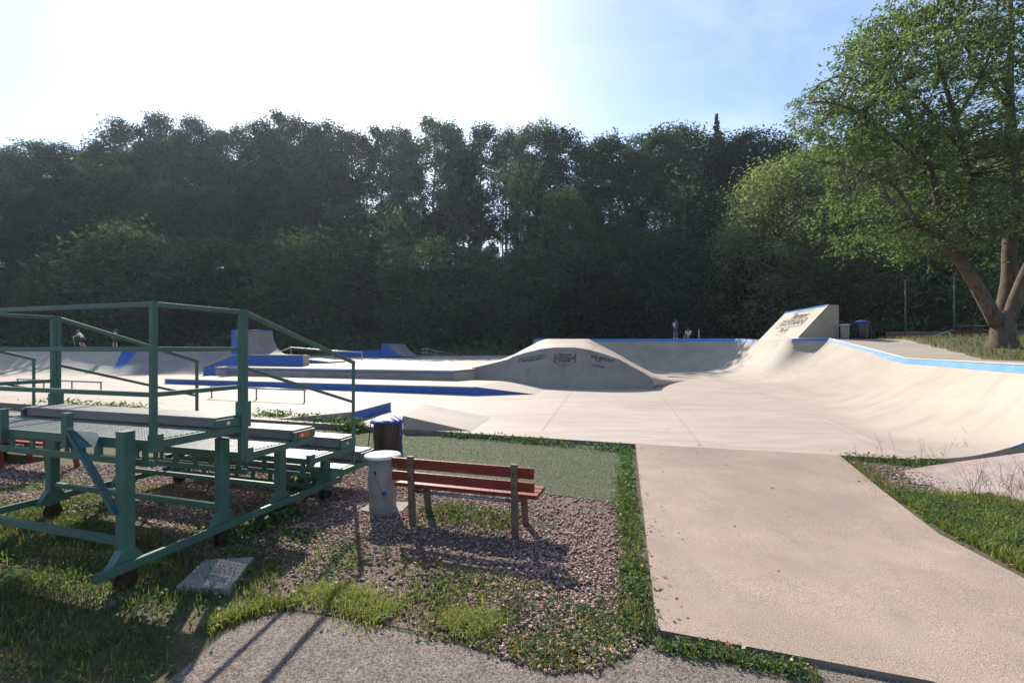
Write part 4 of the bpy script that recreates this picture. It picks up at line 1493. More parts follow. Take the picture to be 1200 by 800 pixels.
for y in (.34, -.46):
    m = MB(); st = len(m.v); m.lathe([(.02, -.015), (.055, -.015), (.06, 0), (.055, .015), (.02, .015)], (0, 0, 0), 16)
    m.v = [(vz, vx + y, vy + .06) for vx, vy, vz in m.v]; m.build('wheel', M_cloth_d, sc)
tag(sc, 'small kick scooter under the hands of the white shirted rider', 'scooter')
sl = dep(135, 408.5, 35.2); sl.z = 2.13
person(sl, R(12), stand, 'person in dark shirt and dark shorts standing above the left bowl', M_cloth_d, M_cloth_d, None, s=.93)

# ------------------------------------------------------------------ trees
def tree_data(seed, H, cb, cr, ncl, nlf, ls, tr, bark, leafm, lean=0.0, profile_='oval', clr=1.1, limbs=16, flat=0.75):
    rng = np.random.default_rng(seed)
    rr_ = random.Random(seed)
    m = MB()
    tops = []
    px_, py_ = 0.0, 0.0
    pts, rad = [], []
    nseg = 9
    for i in range(nseg + 1):
        t = i / nseg
        pts.append(Vector((px_, py_, H * .93 * t - (.4 if i == 0 else 0))))
        rad.append(max(.03, tr * (1 - t) ** .8 + .02 + (tr * .35 if i == 0 else 0)))
        px_ += rr_.uniform(-.25, .25) * H / 30 + lean; py_ += rr_.uniform(-.25, .25) * H / 30
    m.tube(pts, rad, 8)

    def axis_at(z):
        t = min(nseg - 1e-3, max(0, z / (H * .93) * nseg)); i = int(t)
        return pts[i].lerp(pts[i + 1], t - i)
    zc0, zc1 = H * cb, H
    C = []
    k = 0
    # lopsided crown: a few random lobes
    lobes = [(rr_.uniform(0, 6.28), rr_.uniform(.2, .95), rr_.uniform(.75, 1.3)) for _ in range(7)]
    while len(C) < ncl:
        t = rng.random()
        if profile_ == 'oval': w = math.sin(math.pi * (0.10 + 0.86 * t ** .85)) ** .7
        elif profile_ == 'cone': w = ((1 - t) ** 1.0 * .95 + .005) * (.72 + .28 * math.cos(t * 75))
        else: w = math.sin(math.pi * (0.22 + 0.74 * t)) ** .55
        a_ = rng.random() * 2 * math.pi
        boost = 1.0
        for la, lt, lw in lobes:
            dd = math.cos(a_ - la)
            if dd > .5 and abs(t - lt) < .22: boost *= lw
        r_ = cr * w * boost * math.sqrt(rng.random()) ** .6
        z = zc0 + (zc1 - zc0) * t
        ax_ = axis_at(z)
        C.append((ax_.x + r_ * math.cos(a_), ax_.y + r_ * math.sin(a_), z))
    C = np.array(C)
    # limbs to some clusters
    idx = rng.choice(len(C), min(limbs, len(C)), replace=False)
    for i in idx:
        c = Vector(C[i])
        horiz = math.hypot(c.x, c.y)
        zb = max(H * cb * .7, c.z - horiz * rr_.uniform(.5, 1.1) - .5)
        b_ = axis_at(zb)
        mid = b_.lerp(c, .5) + Vector((rr_.uniform(-.4, .4), rr_.uniform(-.4, .4), -.08 * horiz))
        r0 = tr * .38 * (1 - zb / H) + .03
        m.tube([b_, mid, c], [r0, r0 * .6, .025], 5, 0, False)
    cl = []
    for c in C:
        f_ = 1.0 if profile_ != 'cone' else max(.22, 1.3 - 1.15 * (c[2] - zc0) / (zc1 - zc0))
        n = int(nlf * rng.uniform(.5, 1.5))
        q_ = rng.normal(size=(n, 3)) * np.array([clr, clr, clr * flat]) * rng.uniform(.65, 1.25) * f_
        cl.append(q_ + c)
    L = np.concatenate(cl)
    P = leaf_quads(rng, L, ls)
    return m, quads_mesh('crown', P, leafm), bark


def tree_proto(name, data):
    root = empty(name)
    m, crown, bark = data
    m.build('trunk', bark, root)
    link_mesh('crown', crown, root)
    return root


protos = [tree_proto('forest_tree', tree_data(11 + i, 30.0, cb, cr, ncl, 110, .23, .34, M_bark, ML_forest, 0, 'oval', .78, 26))
          for i, (cb, cr, ncl) in enumerate([(.28, 6.3, 170), (.22, 5.6, 160), (.32, 7.0, 180), (.25, 5.0, 140), (.16, 6.6, 190)])]
under = [tree_proto('understory_tree', tree_data(31 + i, 12.0, .08, 4.6, 130, 90, .20, .16, M_bark, ML_forest, 0, 'round', .85, 16)) for i in range(3)]
used_p, used_u = set(), set()


def put(proto_list, used, i, x, y, h, nominal, label, cat_, grp, wide=1.0):
    p = proto_list[i % len(proto_list)]
    if i % len(proto_list) in used:
        o = copy_tree(p)
    else:
        o = p; used.add(i % len(proto_list))
    s = h / nominal
    w = s * wide
    o.location = (x, y, T(x, y) - .2)
    o.scale = (w, w, s)
    o.rotation_euler = (0, 0, rt.uniform(0, 6.28))
    tag(o, label, cat_, grp)
    return o


rt = random.Random(42)
SIL = [(-300, 180), (-60, 175), (0, 170), (55, 170), (105, 176), (130, 160), (165, 142), (200, 136), (240, 141), (262, 156), (300, 138), (335, 138), (360, 148), (400, 145), (440, 138), (470, 150),
       (500, 142), (530, 136), (570, 139), (610, 143), (650, 156), (680, 172), (710, 165), (735, 168), (765, 162), (800, 150), (825, 148), (860, 158), (890, 152), (920, 158), (960, 165), (1100, 170), (1500, 180)]


def sil(px):
    for (a_, b_), (c_, d_) in zip(SIL, SIL[1:]):
        if a_ <= px <= c_: return b_ + (d_ - b_) * (px - a_) / (c_ - a_)
    return 175


i = 0
px = -190.0
LAB = 'tall dark leafy tree in the forest wall on the slope behind the skatepark'
GRP = 'tall trees of the forest wall'
while px < 1330:
    D = rt.uniform(93, 104) if px < 620 else rt.uniform(76, 86)
    if px < -60 or px > 1000: D *= .95
    x = (px - CX) / FPX * D
    yt = sil(px) + rt.choice([0, 0, 2, 6, 14])
    zt_ = CAM_H + (HY - yt) * D / FPX
    h = zt_ - T(x, D) + .2
    put(protos, used_p, rt.randrange(5), x, D, h, 30.0, LAB, 'tree', GRP, rt.uniform(.85, 1.1) * 30 / h * 1.05)
    px += rt.uniform(24, 36)
# a second row close behind the first fills most of the sky between the crowns
px = -180.0
while px < 1000:
    if not (395 < px < 425 or 485 < px < 520 or 545 < px < 565):
        D = rt.uniform(105, 112)
        x = (px - CX) / FPX * D
        yt = sil(px) + rt.uniform(14, 60)
        h = CAM_H + (HY - yt) * D / FPX - T(x, D) + .2
        put(protos, used_p, rt.choice([1, 3, 4, 4]), x, D, h, 30.0, 'tall dark leafy tree filling the gaps behind the front row of the forest wall', 'tree', 'back row trees of the forest wall', 30 / h * 1.0)
    px += rt.uniform(26, 38) if px < 360 else rt.uniform(60, 90)
px = -170.0
LAB2 = 'mid height dark tree standing in front of the tall forest row'
while px < 1300:
    D = rt.uniform(70, 86) if px < 620 else rt.uniform(58, 66)
    x = (px - CX) / FPX * D
    yt = rt.uniform(180, 270) if px < 400 else rt.uniform(225, 300)
    h = CAM_H + (HY - yt) * D / FPX - T(x, D) + .2
    put(protos, used_p, rt.randrange(5), x, D, h, 30.0, LAB2, 'tree', 'mid height trees of the forest', rt.uniform(1.0, 1.25) * 24 / h * .9)
    px += rt.uniform(40, 60)
px = -160.0
LAB3 = 'low bushy understory tree at the foot of the forest slope'
while px < 1280:
    D = rt.uniform(50, 60)
    x = (px - CX) / FPX * D
    yt = rt.uniform(275, 355)
    h = CAM_H + (HY - yt) * D / FPX - T(x, D) + .2
    put(under, used_u, rt.randrange(3), x, D, max(4.0, h), 12.0, LAB3, 'tree', 'understory trees at the slope foot', rt.uniform(1.0, 1.3))
    px += rt.uniform(30, 46)

# bushes along the crest: they break up the bright line under the crowns
px = -150.0
while px < 900:
    D = rt.uniform(98, 108)
    x = (px - CX) / FPX * D
    put(under, used_u, rt.randrange(3), x, D, rt.choice([5, 7, 9, 13]) * rt.uniform(.8, 1.15), 12.0, 'bushy young tree on the crest of the slope between the tall trunks', 'tree', 'young trees on the crest', rt.uniform(.8, 1.2))
    px += rt.uniform(20, 44)

# spruce whose tip stands above the row
con = tree_proto('spruce_tree', tree_data(77, 38.0, .12, 6.2, 620, 26, .26, .32, M_bark, ML_conifer, 0, 'cone', .42, 30, .5))
D = 88.0; x = (847 - CX) / FPX * D
zt_ = CAM_H + (HY - 131) * D / FPX
con.location = (x, D, T(x, D)); s = (zt_ - T(x, D)) / 38.0; con.scale = (s, s, s)
tag(con, 'dark pointed spruce whose tip rises above the leafy treetops', 'tree')

# pale leafy trees behind the wall ride
for k, (px, D, yt, sd, w, lab) in enumerate([(908, 50, 196, 3, 1.05, 'paler green tree hanging low behind the wall ride'), (985, 47, 170, 4, 1.15, 'large pale green tree between the wall ride and the big maple'),
                                            (1085, 43, 215, 5, 1.0, 'pale green tree standing behind the big maple branches'), (1190, 44, 190, 6, 1.1, 'pale tree behind the maple trunk at the picture edge')]):
    x = (px - CX) / FPX * D
    h = CAM_H + (HY - yt) * D / FPX - T(x, D)
    o = tree_proto('pale_tree', tree_data(50 + sd, h, .10, 7.4 * w, 260, 150, .14, .30, M_bark, ML_pale, 0, 'round', 1.0, 24))
    o.location = (x, D, T(x, D) - .1)
    tag(o, lab, 'tree', 'pale trees behind the deck')

# the big maple: trunk forks low, limbs rise to the left and up, crown of many leaf sprays
mp = empty('maple_tree', (21.3, 20.0, T(21.3, 20.0)))
O = mp.location
mrng = np.random.default_rng(5)
mr_ = random.Random(9)


def mq(px, py, d):
    return dep(px, py, d)


tb = MB()
base = O
fork = mq(1172, 372, 20.0)
tb.tube([base + Vector((0, 0, -.4)), base + Vector((0, 0, .12)), base + Vector((.0, 0, .45)), fork + Vector((.15, 0, -.25)), fork + Vector((.2, 0, .25))], [.74, .54, .43, .39, .33], 18)
branches = [
    ([fork + Vector((-.1, 0, -.3)), mq(1146, 338, 19.9), mq(1122, 302, 19.7), mq(1096, 280, 19.5), mq(1062, 255, 19.2), mq(1040, 232, 19.0), mq(1034, 215, 18.8)], [.36, .30, .25, .19, .14, .10, .06]),
    ([mq(1110, 292, 19.6), mq(1099, 262, 19.9), mq(1097, 225, 20.2), mq(1085, 185, 20.4), mq(1068, 140, 20.6), mq(1050, 95, 20.8), mq(1040, 60, 21)], [.22, .19, .17, .15, .12, .08, .05]),
    ([mq(1130, 310, 19.8), mq(1131, 270, 19.4), mq(1136, 235, 19.0), mq(1132, 190, 18.8), mq(1120, 140, 18.6), mq(1105, 90, 18.5), mq(1095, 40, 18.5)], [.21, .18, .16, .14, .12, .09, .05]),
    ([fork + Vector((.1, .1, -.2)), mq(1182, 330, 20.4), mq(1183, 285, 20.6), mq(1190, 240, 20.8), mq(1188, 180, 21), mq(1183, 110, 21.2), mq(1185, 30, 21.4), mq(1180, -60, 21.6)], [.36, .33, .31, .28, .24, .19, .13, .06]),
    ([fork + Vector((.2, -.1, -.25)), mq(1204, 318, 19.6), mq(1235, 260, 19.4), mq(1262, 190, 19.2), mq(1280, 100, 19.0), mq(1290, 0, 19)], [.33, .29, .25, .20, .14, .07]),
    ([mq(1186, 262, 20.7), mq(1166, 246, 20.5), mq(1140, 238, 20.2), mq(1112, 222, 19.8), mq(1085, 195, 19.5)], [.15, .12, .09, .07, .04]),
    ([mq(1075, 262, 19.3), mq(1052, 222, 19.6), mq(1020, 205, 20), mq(990, 195, 20.2)], [.09, .07, .05, .03]),
    ([mq(1090, 200, 20.3), mq(1050, 165, 20), mq(1010, 135, 19.6), mq(970, 120, 19.2), mq(945, 122, 19)], [.11, .09, .07, .05, .03]),
    ([mq(1068, 140, 20.6), mq(1025, 105, 20.8), mq(985, 90, 21), mq(960, 100, 21.2)], [.09, .06, .045, .03]),
    ([mq(1130, 180, 18.7), mq(1080, 120, 18), mq(1040, 90, 17.6), mq(1005, 70, 17.4)], [.09, .07, .05, .03]),
    ([mq(1186, 130, 21.1), mq(1150, 80, 21.5), mq(1115, 30, 22), mq(1090, -20, 22)], [.13, .10, .07, .04]),
    ([mq(1188, 180, 21), mq(1215, 120, 22), mq(1240, 50, 23)], [.15, .10, .06]),
    ([mq(1120, 140, 18.6), mq(1150, 90, 18.0), mq(1165, 40, 17.6), mq(1170, -10, 17.4)], [.09, .07, .05, .03]),
]
tips = []
for pts, rad in branches:
    pts = [Vector(p) for p in pts]
    n = len(pts)
    # smooth the branch
    P, Rr = [], []
    for k in range(n - 1):
        p0, p1, p2, p3 = pts[max(k - 1, 0)], pts[k], pts[k + 1], pts[min(k + 2, n - 1)]
        for j in range(3):
            P.append(cat(p0, p1, p2, p3, j / 3)); Rr.append(lerp(rad[k], rad[k + 1], j / 3))
    P.append(pts[-1]); Rr.append(rad[-1])
    tb.tube(P, [r_ * .80 for r_ in Rr], 10)
    for k, p in enumerate(P):
        if k > len(P) * .42: tips.append(p)
tb.build('trunk', M_bark2, mp, O)

lobes_m = [((15.3, 20, 13.4), (2.6, 3.5, 2.0), 55), ((17.6, 20, 16.6), (2.6, 4, 2.4), 60), ((14.6, 20, 11.3), (2.2, 3, 1.3), 36), ((16.2, 19.5, 12.0), (3.9, 4.5, 2.6), 95), ((18.6, 20.5, 14.6), (3.6, 4.5, 3.0), 90), ((22, 20, 17.0), (5.0, 5.0, 3.4), 110), ((19.0, 18.8, 9.6), (3.8, 3.8, 2.0), 70),
           ((16.9, 20.4, 8.2), (3.0, 3.4, 2.0), 70), ((19.0, 19.2, 6.9), (3.0, 3.0, 1.3), 50), ((25, 19.5, 13.5), (4.2, 4.4, 3.4), 80), ((25, 18, 9.0), (3.4, 3.0, 2.2), 50), ((21.5, 22.5, 11.5), (4.2, 2.6, 3.0), 60), ((22.5, 17.2, 8.6), (2.8, 2.0, 1.5), 34)]
cent = []
for c, r_, n in lobes_m:
    for _ in range(n):
        v = mrng.normal(size=3); v /= np.linalg.norm(v)
        q_ = np.array(c) + v * np.array(r_) * (mrng.random() ** .34)
        cent.append(q_)
cent = np.array(cent)
tw = MB()                                            # twigs that carry the leaf sprays
tipa = np.array([tuple(p) for p in tips])
leaves = []
for c in cent:
    dist = np.linalg.norm(tipa - c, axis=1)
    j = int(np.argmin(dist))
    b_ = Vector(tipa[j]); cv = Vector(c)
    if dist[j] > .4:
        mid = b_.lerp(cv, .5) + Vector((mr_.uniform(-.3, .3), mr_.uniform(-.3, .3), mr_.uniform(-.1, .3)))
        tw.tube([b_, mid, cv], [.028, .018, .008], 4, 0, False)
    n = int(mrng.integers(70, 150))
    # sprays: leaves along drooping twigs around the centre
    k = mrng.integers(4, 8)
    for _ in range(k):
        dirv = mrng.normal(size=3); dirv[2] = dirv[2] * .45 - .15; dirv /= np.linalg.norm(dirv)
        t = mrng.random((n // k, 1)) ** .8
        pts_ = c + dirv * t * mrng.uniform(.55, 1.25) + mrng.normal(size=(n // k, 3)) * .085
        leaves.append(pts_)
tw.build('twigs', M_bark2, mp, O)
Lf_ = np.concatenate(leaves) - np.array(O)
P = leaf_quads(mrng, Lf_, .066, .5, .62)
link_mesh('crown', quads_mesh('crown', P, ML_maple), mp)
tag(mp, 'big old maple with a forked pale trunk on the grass bank beside the deck', 'tree')

# slim bare trunks that stand out in front of the dark wood
for px, D, yb, yt, rr0, lab in [(797, 57, 352, 285, .28, 'pale straight bare trunk standing out on the slope above the standing person'),
                                (606, 66, 345, 272, .16, 'thin grey bare trunk in the wood near the middle, the taller of two'),
                                (585, 68, 335, 265, .13, 'thin grey bare trunk in the wood near the middle, the slimmer of two'),
                                (455, 58, 378, 320, .2, 'short grey trunk low in the dark wood behind the blue wall'),
                                (1138, 40, 372, 318, .22, 'slanting pale trunk in the dark behind the maple')]:
    a_ = dep(px, yb, D); b_ = dep(px + (5 if px != 1138 else 14), yt - 40, D)
    a_.z = min(a_.z, T(a_.x, D)) - .3
    root = empty('bare_tree', (a_.x, D, a_.z))
    m = MB(); m.tube([a_, a_.lerp(b_, .5) + Vector((.15, 0, 0)), b_], [rr0, rr0 * .85, rr0 * .55], 8)
    for k in range(5):
        q_ = a_.lerp(b_, .55 + .09 * k)
        m.tube([q_, q_ + Vector((mr_.uniform(-2, 2), mr_.uniform(-1, 1), mr_.uniform(.8, 2)))], [rr0 * .3, .02], 5, 0, False)
    m.build('trunk', M_bark2 if px in (797, 1138) else M_bark, root, (a_.x, D, a_.z))
    n = 500
    L = np.array([(b_.x, b_.y, b_.z)]) + np.random.default_rng(int(px)).normal(size=(n, 3)) * np.array([1.6, 1.6, 1.8]) + np.array([0, 0, .8]) - np.array([a_.x, D, a_.z])
    link_mesh('crown', quads_mesh('crown', leaf_quads(np.random.default_rng(3), L, .28), ML_forest), root)
    tag(root, lab, 'tree')

# undergrowth at the foot of the slope
urng = np.random.default_rng(21)
pts = []
N = 52000
ux = urng.uniform(-75, 62, N); uy = 46.2 + urng.random(N) ** 1.6 * 30
for x, y in zip(ux, uy):
    hgt = (0.9 + 1.5 * max(0, mnoise.noise((x * .22, y * .22, 5.1)) + .35)) * sm(45.5, 50, y)
    pts.append((x, y, T(x, y) + hgt * urng.random() ** .6))
o = link_mesh('undergrowth', quads_mesh('undergrowth', leaf_quads(urng, np.array(pts), .26), ML_under))
tag(o, 'dense dark green undergrowth covering the foot of the forest slope', 'undergrowth', None, 'stuff')

# ------------------------------------------------------------------ low plants
def inside(poly, x, y):
    r_ = False
    j = len(poly) - 1
    for i_ in range(len(poly)):
        xi, yi = poly[i_]; xj, yj = poly[j]
        if (yi > y) != (yj > y) and x < (xj - xi) * (y - yi) / (yj - yi) + xi: r_ = not r_
        j = i_
    return r_


def scatter(poly, n, rng, dens=None):
    xs_ = [p[0] for p in poly]; ys2 = [p[1] for p in poly]
    out = []
    tries = 0
    while len(out) < n and tries < n * 30:
        tries += 1
        x, y = rng.uniform(min(xs_), max(xs_)), rng.uniform(min(ys2), max(ys2))
        if not inside(poly, x, y): continue
        if dens and rng.random() > dens(x, y): continue
        out.append((x, y))
    return out


def strip(line, n, w, rng, clump=.25):
    """points scattered along a polyline with ragged width"""
    L = [Vector((p[0], p[1])) for p in line]
    seg = [(L[i + 1] - L[i]).length for i in range(len(L) - 1)]
    tot = sum(seg)
    out = []
    while len(out) < n:
        s = rng.random() * tot
        if mnoise.noise((s * 1.7, line[0][0], 3.3)) * .5 + .5 < clump * rng.random() * 2: continue
        i_ = 0
        while s > seg[i_] and i_ < len(seg) - 1: s -= seg[i_]; i_ += 1
        d_ = (L[i_ + 1] - L[i_]).normalized(); nn = Vector((-d_.y, d_.x))
        p = L[i_] + d_ * s + nn * rng.normal() * w
        out.append((p.x, p.y))
    return out


def zg(x, y):
    return T(x, y)


def blades(pts, hmin, hmax, w, rng, bend=.5, zf=zg):
    """tapered bent blades: two quads each"""
    n = len(pts)
    B = np.array([(x, y, zf(x, y)) for x, y in pts])
    a_ = rng.random(n) * 2 * np.pi
    h = rng.uniform(hmin, hmax, n)
    d_ = np.stack([np.cos(a_), np.sin(a_), np.zeros(n)], 1)
    s = np.stack([-np.sin(a_), np.cos(a_), np.zeros(n)], 1)
    bd = rng.uniform(.1, bend * 1.6, n)
    up = np.array([0, 0, 1.0])
    ww = w * rng.uniform(.6, 1.4, n)
    m1 = B + up * (h * .55)[:, None] + d_ * (h * bd * .28)[:, None]
    t1 = B + up * (h * (1 - .25 * bd))[:, None] + d_ * (h * bd * .85)[:, None]
    Q = np.empty((n * 2, 4, 3))
    Q[0::2, 0] = B - s * ww[:, None]; Q[0::2, 1] = B + s * ww[:, None]; Q[0::2, 2] = m1 + s * (ww * .8)[:, None]; Q[0::2, 3] = m1 - s * (ww * .8)[:, None]
    Q[1::2, 0] = m1 - s * (ww * .8)[:, None]; Q[1::2, 1] = m1 + s * (ww * .8)[:, None]; Q[1::2, 2] = t1 + s * (ww * .12)[:, None]; Q[1::2, 3] = t1 - s * (ww * .12)[:, None]
    return Q


def weeds(pts, rng, hmax, size, per=9, spread=.09, zf=zg):
    """leafy rosettes"""
    C = []
    for x, y in pts:
        z = zf(x, y)
        hh = hmax * rng.uniform(.4, 1.0)
        k = max(3, int(per * rng.uniform(.5, 1.5)))
        q_ = rng.normal(size=(k, 3)) * np.array([spread, spread, 0])
        q_[:, 2] = rng.random(k) * hh + .012
        C.append(q_ + np.array([x, y, z]))
    return leaf_quads(rng, np.concatenate(C), size, .6, .5)


def stuff(name, Q, m, label, cat_):
    o = link_mesh(name, quads_mesh(name, Q, m))
    return tag(o, label, cat_, None, 'stuff')


grng = np.random.default_rng(99)
W2 = lambda *p: [at(x, y).to_2d()[:] for x, y in p]
near_poly = W2((-60, 800), (-60, 590), (60, 560), (200, 570), (330, 610), (420, 640), (520, 660), (640, 690), (760, 735), (738, 765), (640, 785), (540, 757), (440, 734), (385, 722), (330, 716), (262, 744), (225, 775), (190, 800))


def patchy(sc_, off, lo_, hi_):
    return lambda x, y: sm(lo_, hi_, mnoise.noise((x * sc_, y * sc_, off)) + .25 * mnoise.noise((x * sc_ * 4, y * sc_ * 4, off)))


pts = scatter(near_poly, 9000, grng, lambda x, y: patchy(.9, 1.7, -.35, .4)(x, y) * (.12 + .88 * (1 - sm(4.0, 5.0, y + .12 * x)) if x > -2.6 else 1))
left_poly = W2((-80, 800), (-80, 610), (70, 600), (200, 640), (320, 650), (330, 712), (262, 740), (190, 800))
pts2 = scatter(left_poly, 6500, grng, patchy(1.1, 4.2, -.25, .4))
Q = [blades(pts, .035, .11, .0035, grng), blades(pts2, .04, .13, .0035, grng)]
bank_pts = [(x, y) for x, y in zip(grng.uniform(16, 40, 14000), grng.uniform(12, 34, 14000)) if x > xedge(y) + .15]
Q.append(blades(bank_pts, .10, .30, .012, grng))
wedge = W2((1040, 577), (1105, 622), (1205, 675), (1330, 730), (1330, 600), (1205, 588), (1120, 580))
Q.append(blades(scatter(wedge, 12000, grng, patchy(.9, 2.2, -.5, .2)), .03, .14, .0035, grng))
Q.append(blades(strip(W2((985, 535), (1060, 545), (1130, 541), (1185, 531)), 2200, .12, grng), .04, .12, .004, grng))
Q.append(blades(strip(W2((985, 536), (1035, 575), (1060, 592)), 2200, .14, grng), .04, .12, .004, grng))
Q.append(blades(strip(W2((505, 600), (560, 608), (600, 618)), 700, .20, grng), .05, .16, .004, grng))
Q.append(blades(strip(W2((730, 560), (738, 640), (750, 745)), 2200, .07, grng), .04, .13, .004, grng))
Q.append(blades(strip(W2((768, 758), (860, 773), (960, 796)), 900, .035, grng, .5), .03, .09, .003, grng))
far_lawn = [(x, y) for x, y in zip(grng.uniform(-75, 6, 9000), grng.uniform(43.6, 48, 9000))]
Q.append(blades(far_lawn, .2, .6, .05, grng))
corner = W2((590, 712), (690, 702), (742, 690), (764, 750), (738, 768), (700, 788), (640, 790), (590, 772), (545, 757))
Q.append(blades(scatter(corner, 3600, grng, patchy(1.6, 6.1, -.35, .4)), .02, .075, .003, grng))
stuff('grass', np.concatenate(Q), ML_grass, 'patchy green grass along the edges of gravel, slab and path', 'grass')
Q = [blades(strip(W2((350, 704), (385, 694), (425, 712), (455, 726)), 2600, .10, grng, .3), .04, .125, .0028, grng, .9),
     blades(strip(W2((525, 742), (550, 724), (575, 745)), 1500, .09, grng, .3), .04, .12, .0028, grng, .9),
     blades(strip(W2((240, 738), (300, 714), (350, 708)), 1100, .05, grng, .3), .04, .12, .003, grng, .8),
     blades(scatter(wedge, 5200, grng, patchy(1.5, 8.2, -.2, .3)), .06, .18, .0035, grng, .8),
     blades(scatter(near_poly, 3600, grng, patchy(1.6, 9.9, -.1, .4)), .03, .09, .003, grng, .7)]
stuff('tall_grass', np.concatenate(Q), ML_grassy, 'yellowish long grass tufts hanging over the path edge', 'grass')

zflr = lambda x, y: 0.0
Q = [weeds(strip(W2((733, 527), (734, 600), (742, 690), (748, 748)), 330, .06, grng, .35), grng, .10, .024, 8, .06),
     weeds(strip(W2((768, 757), (850, 770), (950, 793)), 130, .03, grng, .7), grng, .06, .018, 7, .045),
     weeds(strip(W2((520, 511), (640, 521), (740, 530)), 170, .06, grng, .7), grng, .16, .035, 9, .09),
     weeds(strip(W2((300, 492), (365, 497), (425, 506)), 190, .10, grng, .3), grng, .34, .05, 14, .13),
     weeds(strip(W2((40, 478), (110, 482), (180, 486)), 120, .2, grng, .3), grng, .4, .06, 14, .2),
     weeds(strip(W2((490, 606), (545, 608), (600, 614)), 60, .18, grng, .3), grng, .12, .028),
     weeds(scatter(W2((590, 712), (742, 690), (764, 750), (700, 788), (590, 772)), 160, grng), grng, .045, .018, 8, .05),
     weeds(scatter(near_poly, 520, grng, patchy(1.3, 5.5, -.1, .4)), grng, .05, .022, 8, .06),
     weeds(scatter(left_poly, 380, grng, patchy(1.3, 7.5, -.3, .4)), grng, .06, .026, 8, .07),
     weeds(strip(W2((330, 590), (370, 560), (410, 548)), 60, .18, grng, .2), grng, .20, .05, 9, .09),
     weeds(strip(W2((260, 640), (300, 620), (340, 600)), 70, .15, grng, .2), grng, .22, .04, 10, .08),
     weeds(scatter(wedge, 420, grng, patchy(.8, 2.2, -.2, .3)), grng, .14, .020, 14, .09),
     weeds(strip(W2((990, 536), (1080, 545), (1185, 531)), 150, .08, grng, .3), grng, .12, .03, 9, .07)]
gravel_poly = W2((330, 712), (250, 660), (150, 600), (-60, 590), (-60, 545), (300, 545), (425, 548), (520, 562), (632, 578), (738, 592), (750, 690), (756, 735), (700, 760), (600, 760), (440, 730))
Q.append(weeds(scatter(gravel_poly, 190, grng, patchy(.9, 3.7, -.1, .5)), grng, .07, .022, 8, .06))
stuff('weeds', np.concatenate(Q), ML_weed, 'leafy green weeds growing along the concrete edges and through the gravel', 'weeds')

# dry stalks in the right hand wedge
st_pts = scatter(W2((1120, 590), (1200, 600), (1330, 640), (1330, 590), (1200, 575), (1140, 572)), 150, grng)
st_pts += strip(W2((985, 535), (1080, 546), (1180, 532)), 26, .08, grng)
st_pts += strip(W2((430, 640), (470, 655), (560, 690), (640, 720)), 40, .12, grng)
m = MB()
for x, y in st_pts:
    h = grng.uniform(.18, .62) if y > 4.6 and x > 3 else grng.uniform(.08, .2)
    p = Vector((x, y, 0)); tp = p + Vector((grng.normal() * .12 * h * 2, grng.normal() * .12 * h * 2, h))
    m.tube([p, p.lerp(tp, .5) + Vector((0, 0, .02)), tp], [.0025, .002, .001], 4, 0, False)
    for k in range(4):
        q_ = p.lerp(tp, .5 + .12 * k)
        m.tube([q_, q_ + Vector((grng.normal() * .06, grng.normal() * .06, .06))], [.0015, .0008], 3, 0, False)
o = m.build('dry_stalks', ML_dry)
tag(o, 'thin dry seed stalks standing above the grass', 'weeds', None, 'stuff')

# ------------------------------------------------------------------ gravel, turf, pad, litter
g = MB()
g.add([(p[0], p[1], .004) for p in gravel_poly], [tuple(range(len(gravel_poly)))])
o = g.build('gravel_bed', M_bed); tag(o, kind='structure')
srng = np.random.default_rng(4)
sp = scatter(gravel_poly, 46000, srng, lambda x, y: (.25 + .75 * sm(-.35, .25, mnoise.noise((x * .8, y * .8, 7.7)))) * (1 if y < 9 else .35) * (.4 + .6 * sm(3.4, 4.4, y + .12 * x)))
sp += [(x, y) for x, y in scatter(corner, 1700, srng)]
sp += scatter(W2((1000, 541), (1060, 549), (1130, 556), (1190, 548), (1200, 590), (1120, 580), (1050, 588), (1030, 570)), 1600, srng)
base_v = np.array([(1, 0, 0), (0, 1, 0), (-1, 0, 0), (0, -1, 0), (0, 0, 1), (0, 0, -1), (.6, .6, .55), (-.6, -.6, .5)], float)
base_f = [(0, 1, 6), (1, 4, 6), (4, 0, 6), (1, 2, 4), (2, 7, 4), (2, 3, 7), (3, 4, 7), (3, 0, 4), (1, 0, 5), (2, 1, 5), (3, 2, 5), (0, 3, 5)]
n = len(sp)
vs = np.repeat(base_v[None], n, 0) * srng.uniform(.75, 1.2, (n, 8, 1))
sz = (.007 + .017 * srng.random((n, 1, 1)) ** 1.7) * np.array([1.25, 1.0, .75])
vs = vs * sz
an = srng.random(n) * 6.28
ca, sa = np.cos(an)[:, None], np.sin(an)[:, None]
vx = vs[:, :, 0] * ca - vs[:, :, 1] * sa; vy = vs[:, :, 0] * sa + vs[:, :, 1] * ca
vs[:, :, 0], vs[:, :, 1] = vx, vy
tl = srng.normal(size=(n, 1)) * .4
vs[:, :, 2] += vx * tl
vs += np.array([(x, y, .008 + .012 * srng.random()) for x, y in sp])[:, None, :]
F_ = np.array(base_f)
me = bpy.data.meshes.new('gravel')
me.vertices.add(n * 8); me.vertices.foreach_set('co', vs.reshape(-1).astype(np.float32))
idx = (F_[None] + (np.arange(n) * 8)[:, None, None]).reshape(-1)
me.loops.add(len(idx)); me.loops.foreach_set('vertex_index', idx.astype(np.int32))
nf = n * len(base_f)
me.polygons.add(nf); me.polygons.foreach_set('loop_start', np.arange(0, nf * 3, 3, dtype=np.int32)); me.polygons.foreach_set('loop_total', np.full(nf, 3, dtype=np.int32))
me.materials.append(M_stone); me.update(calc_edges=True)
o = link_mesh('gravel', me)
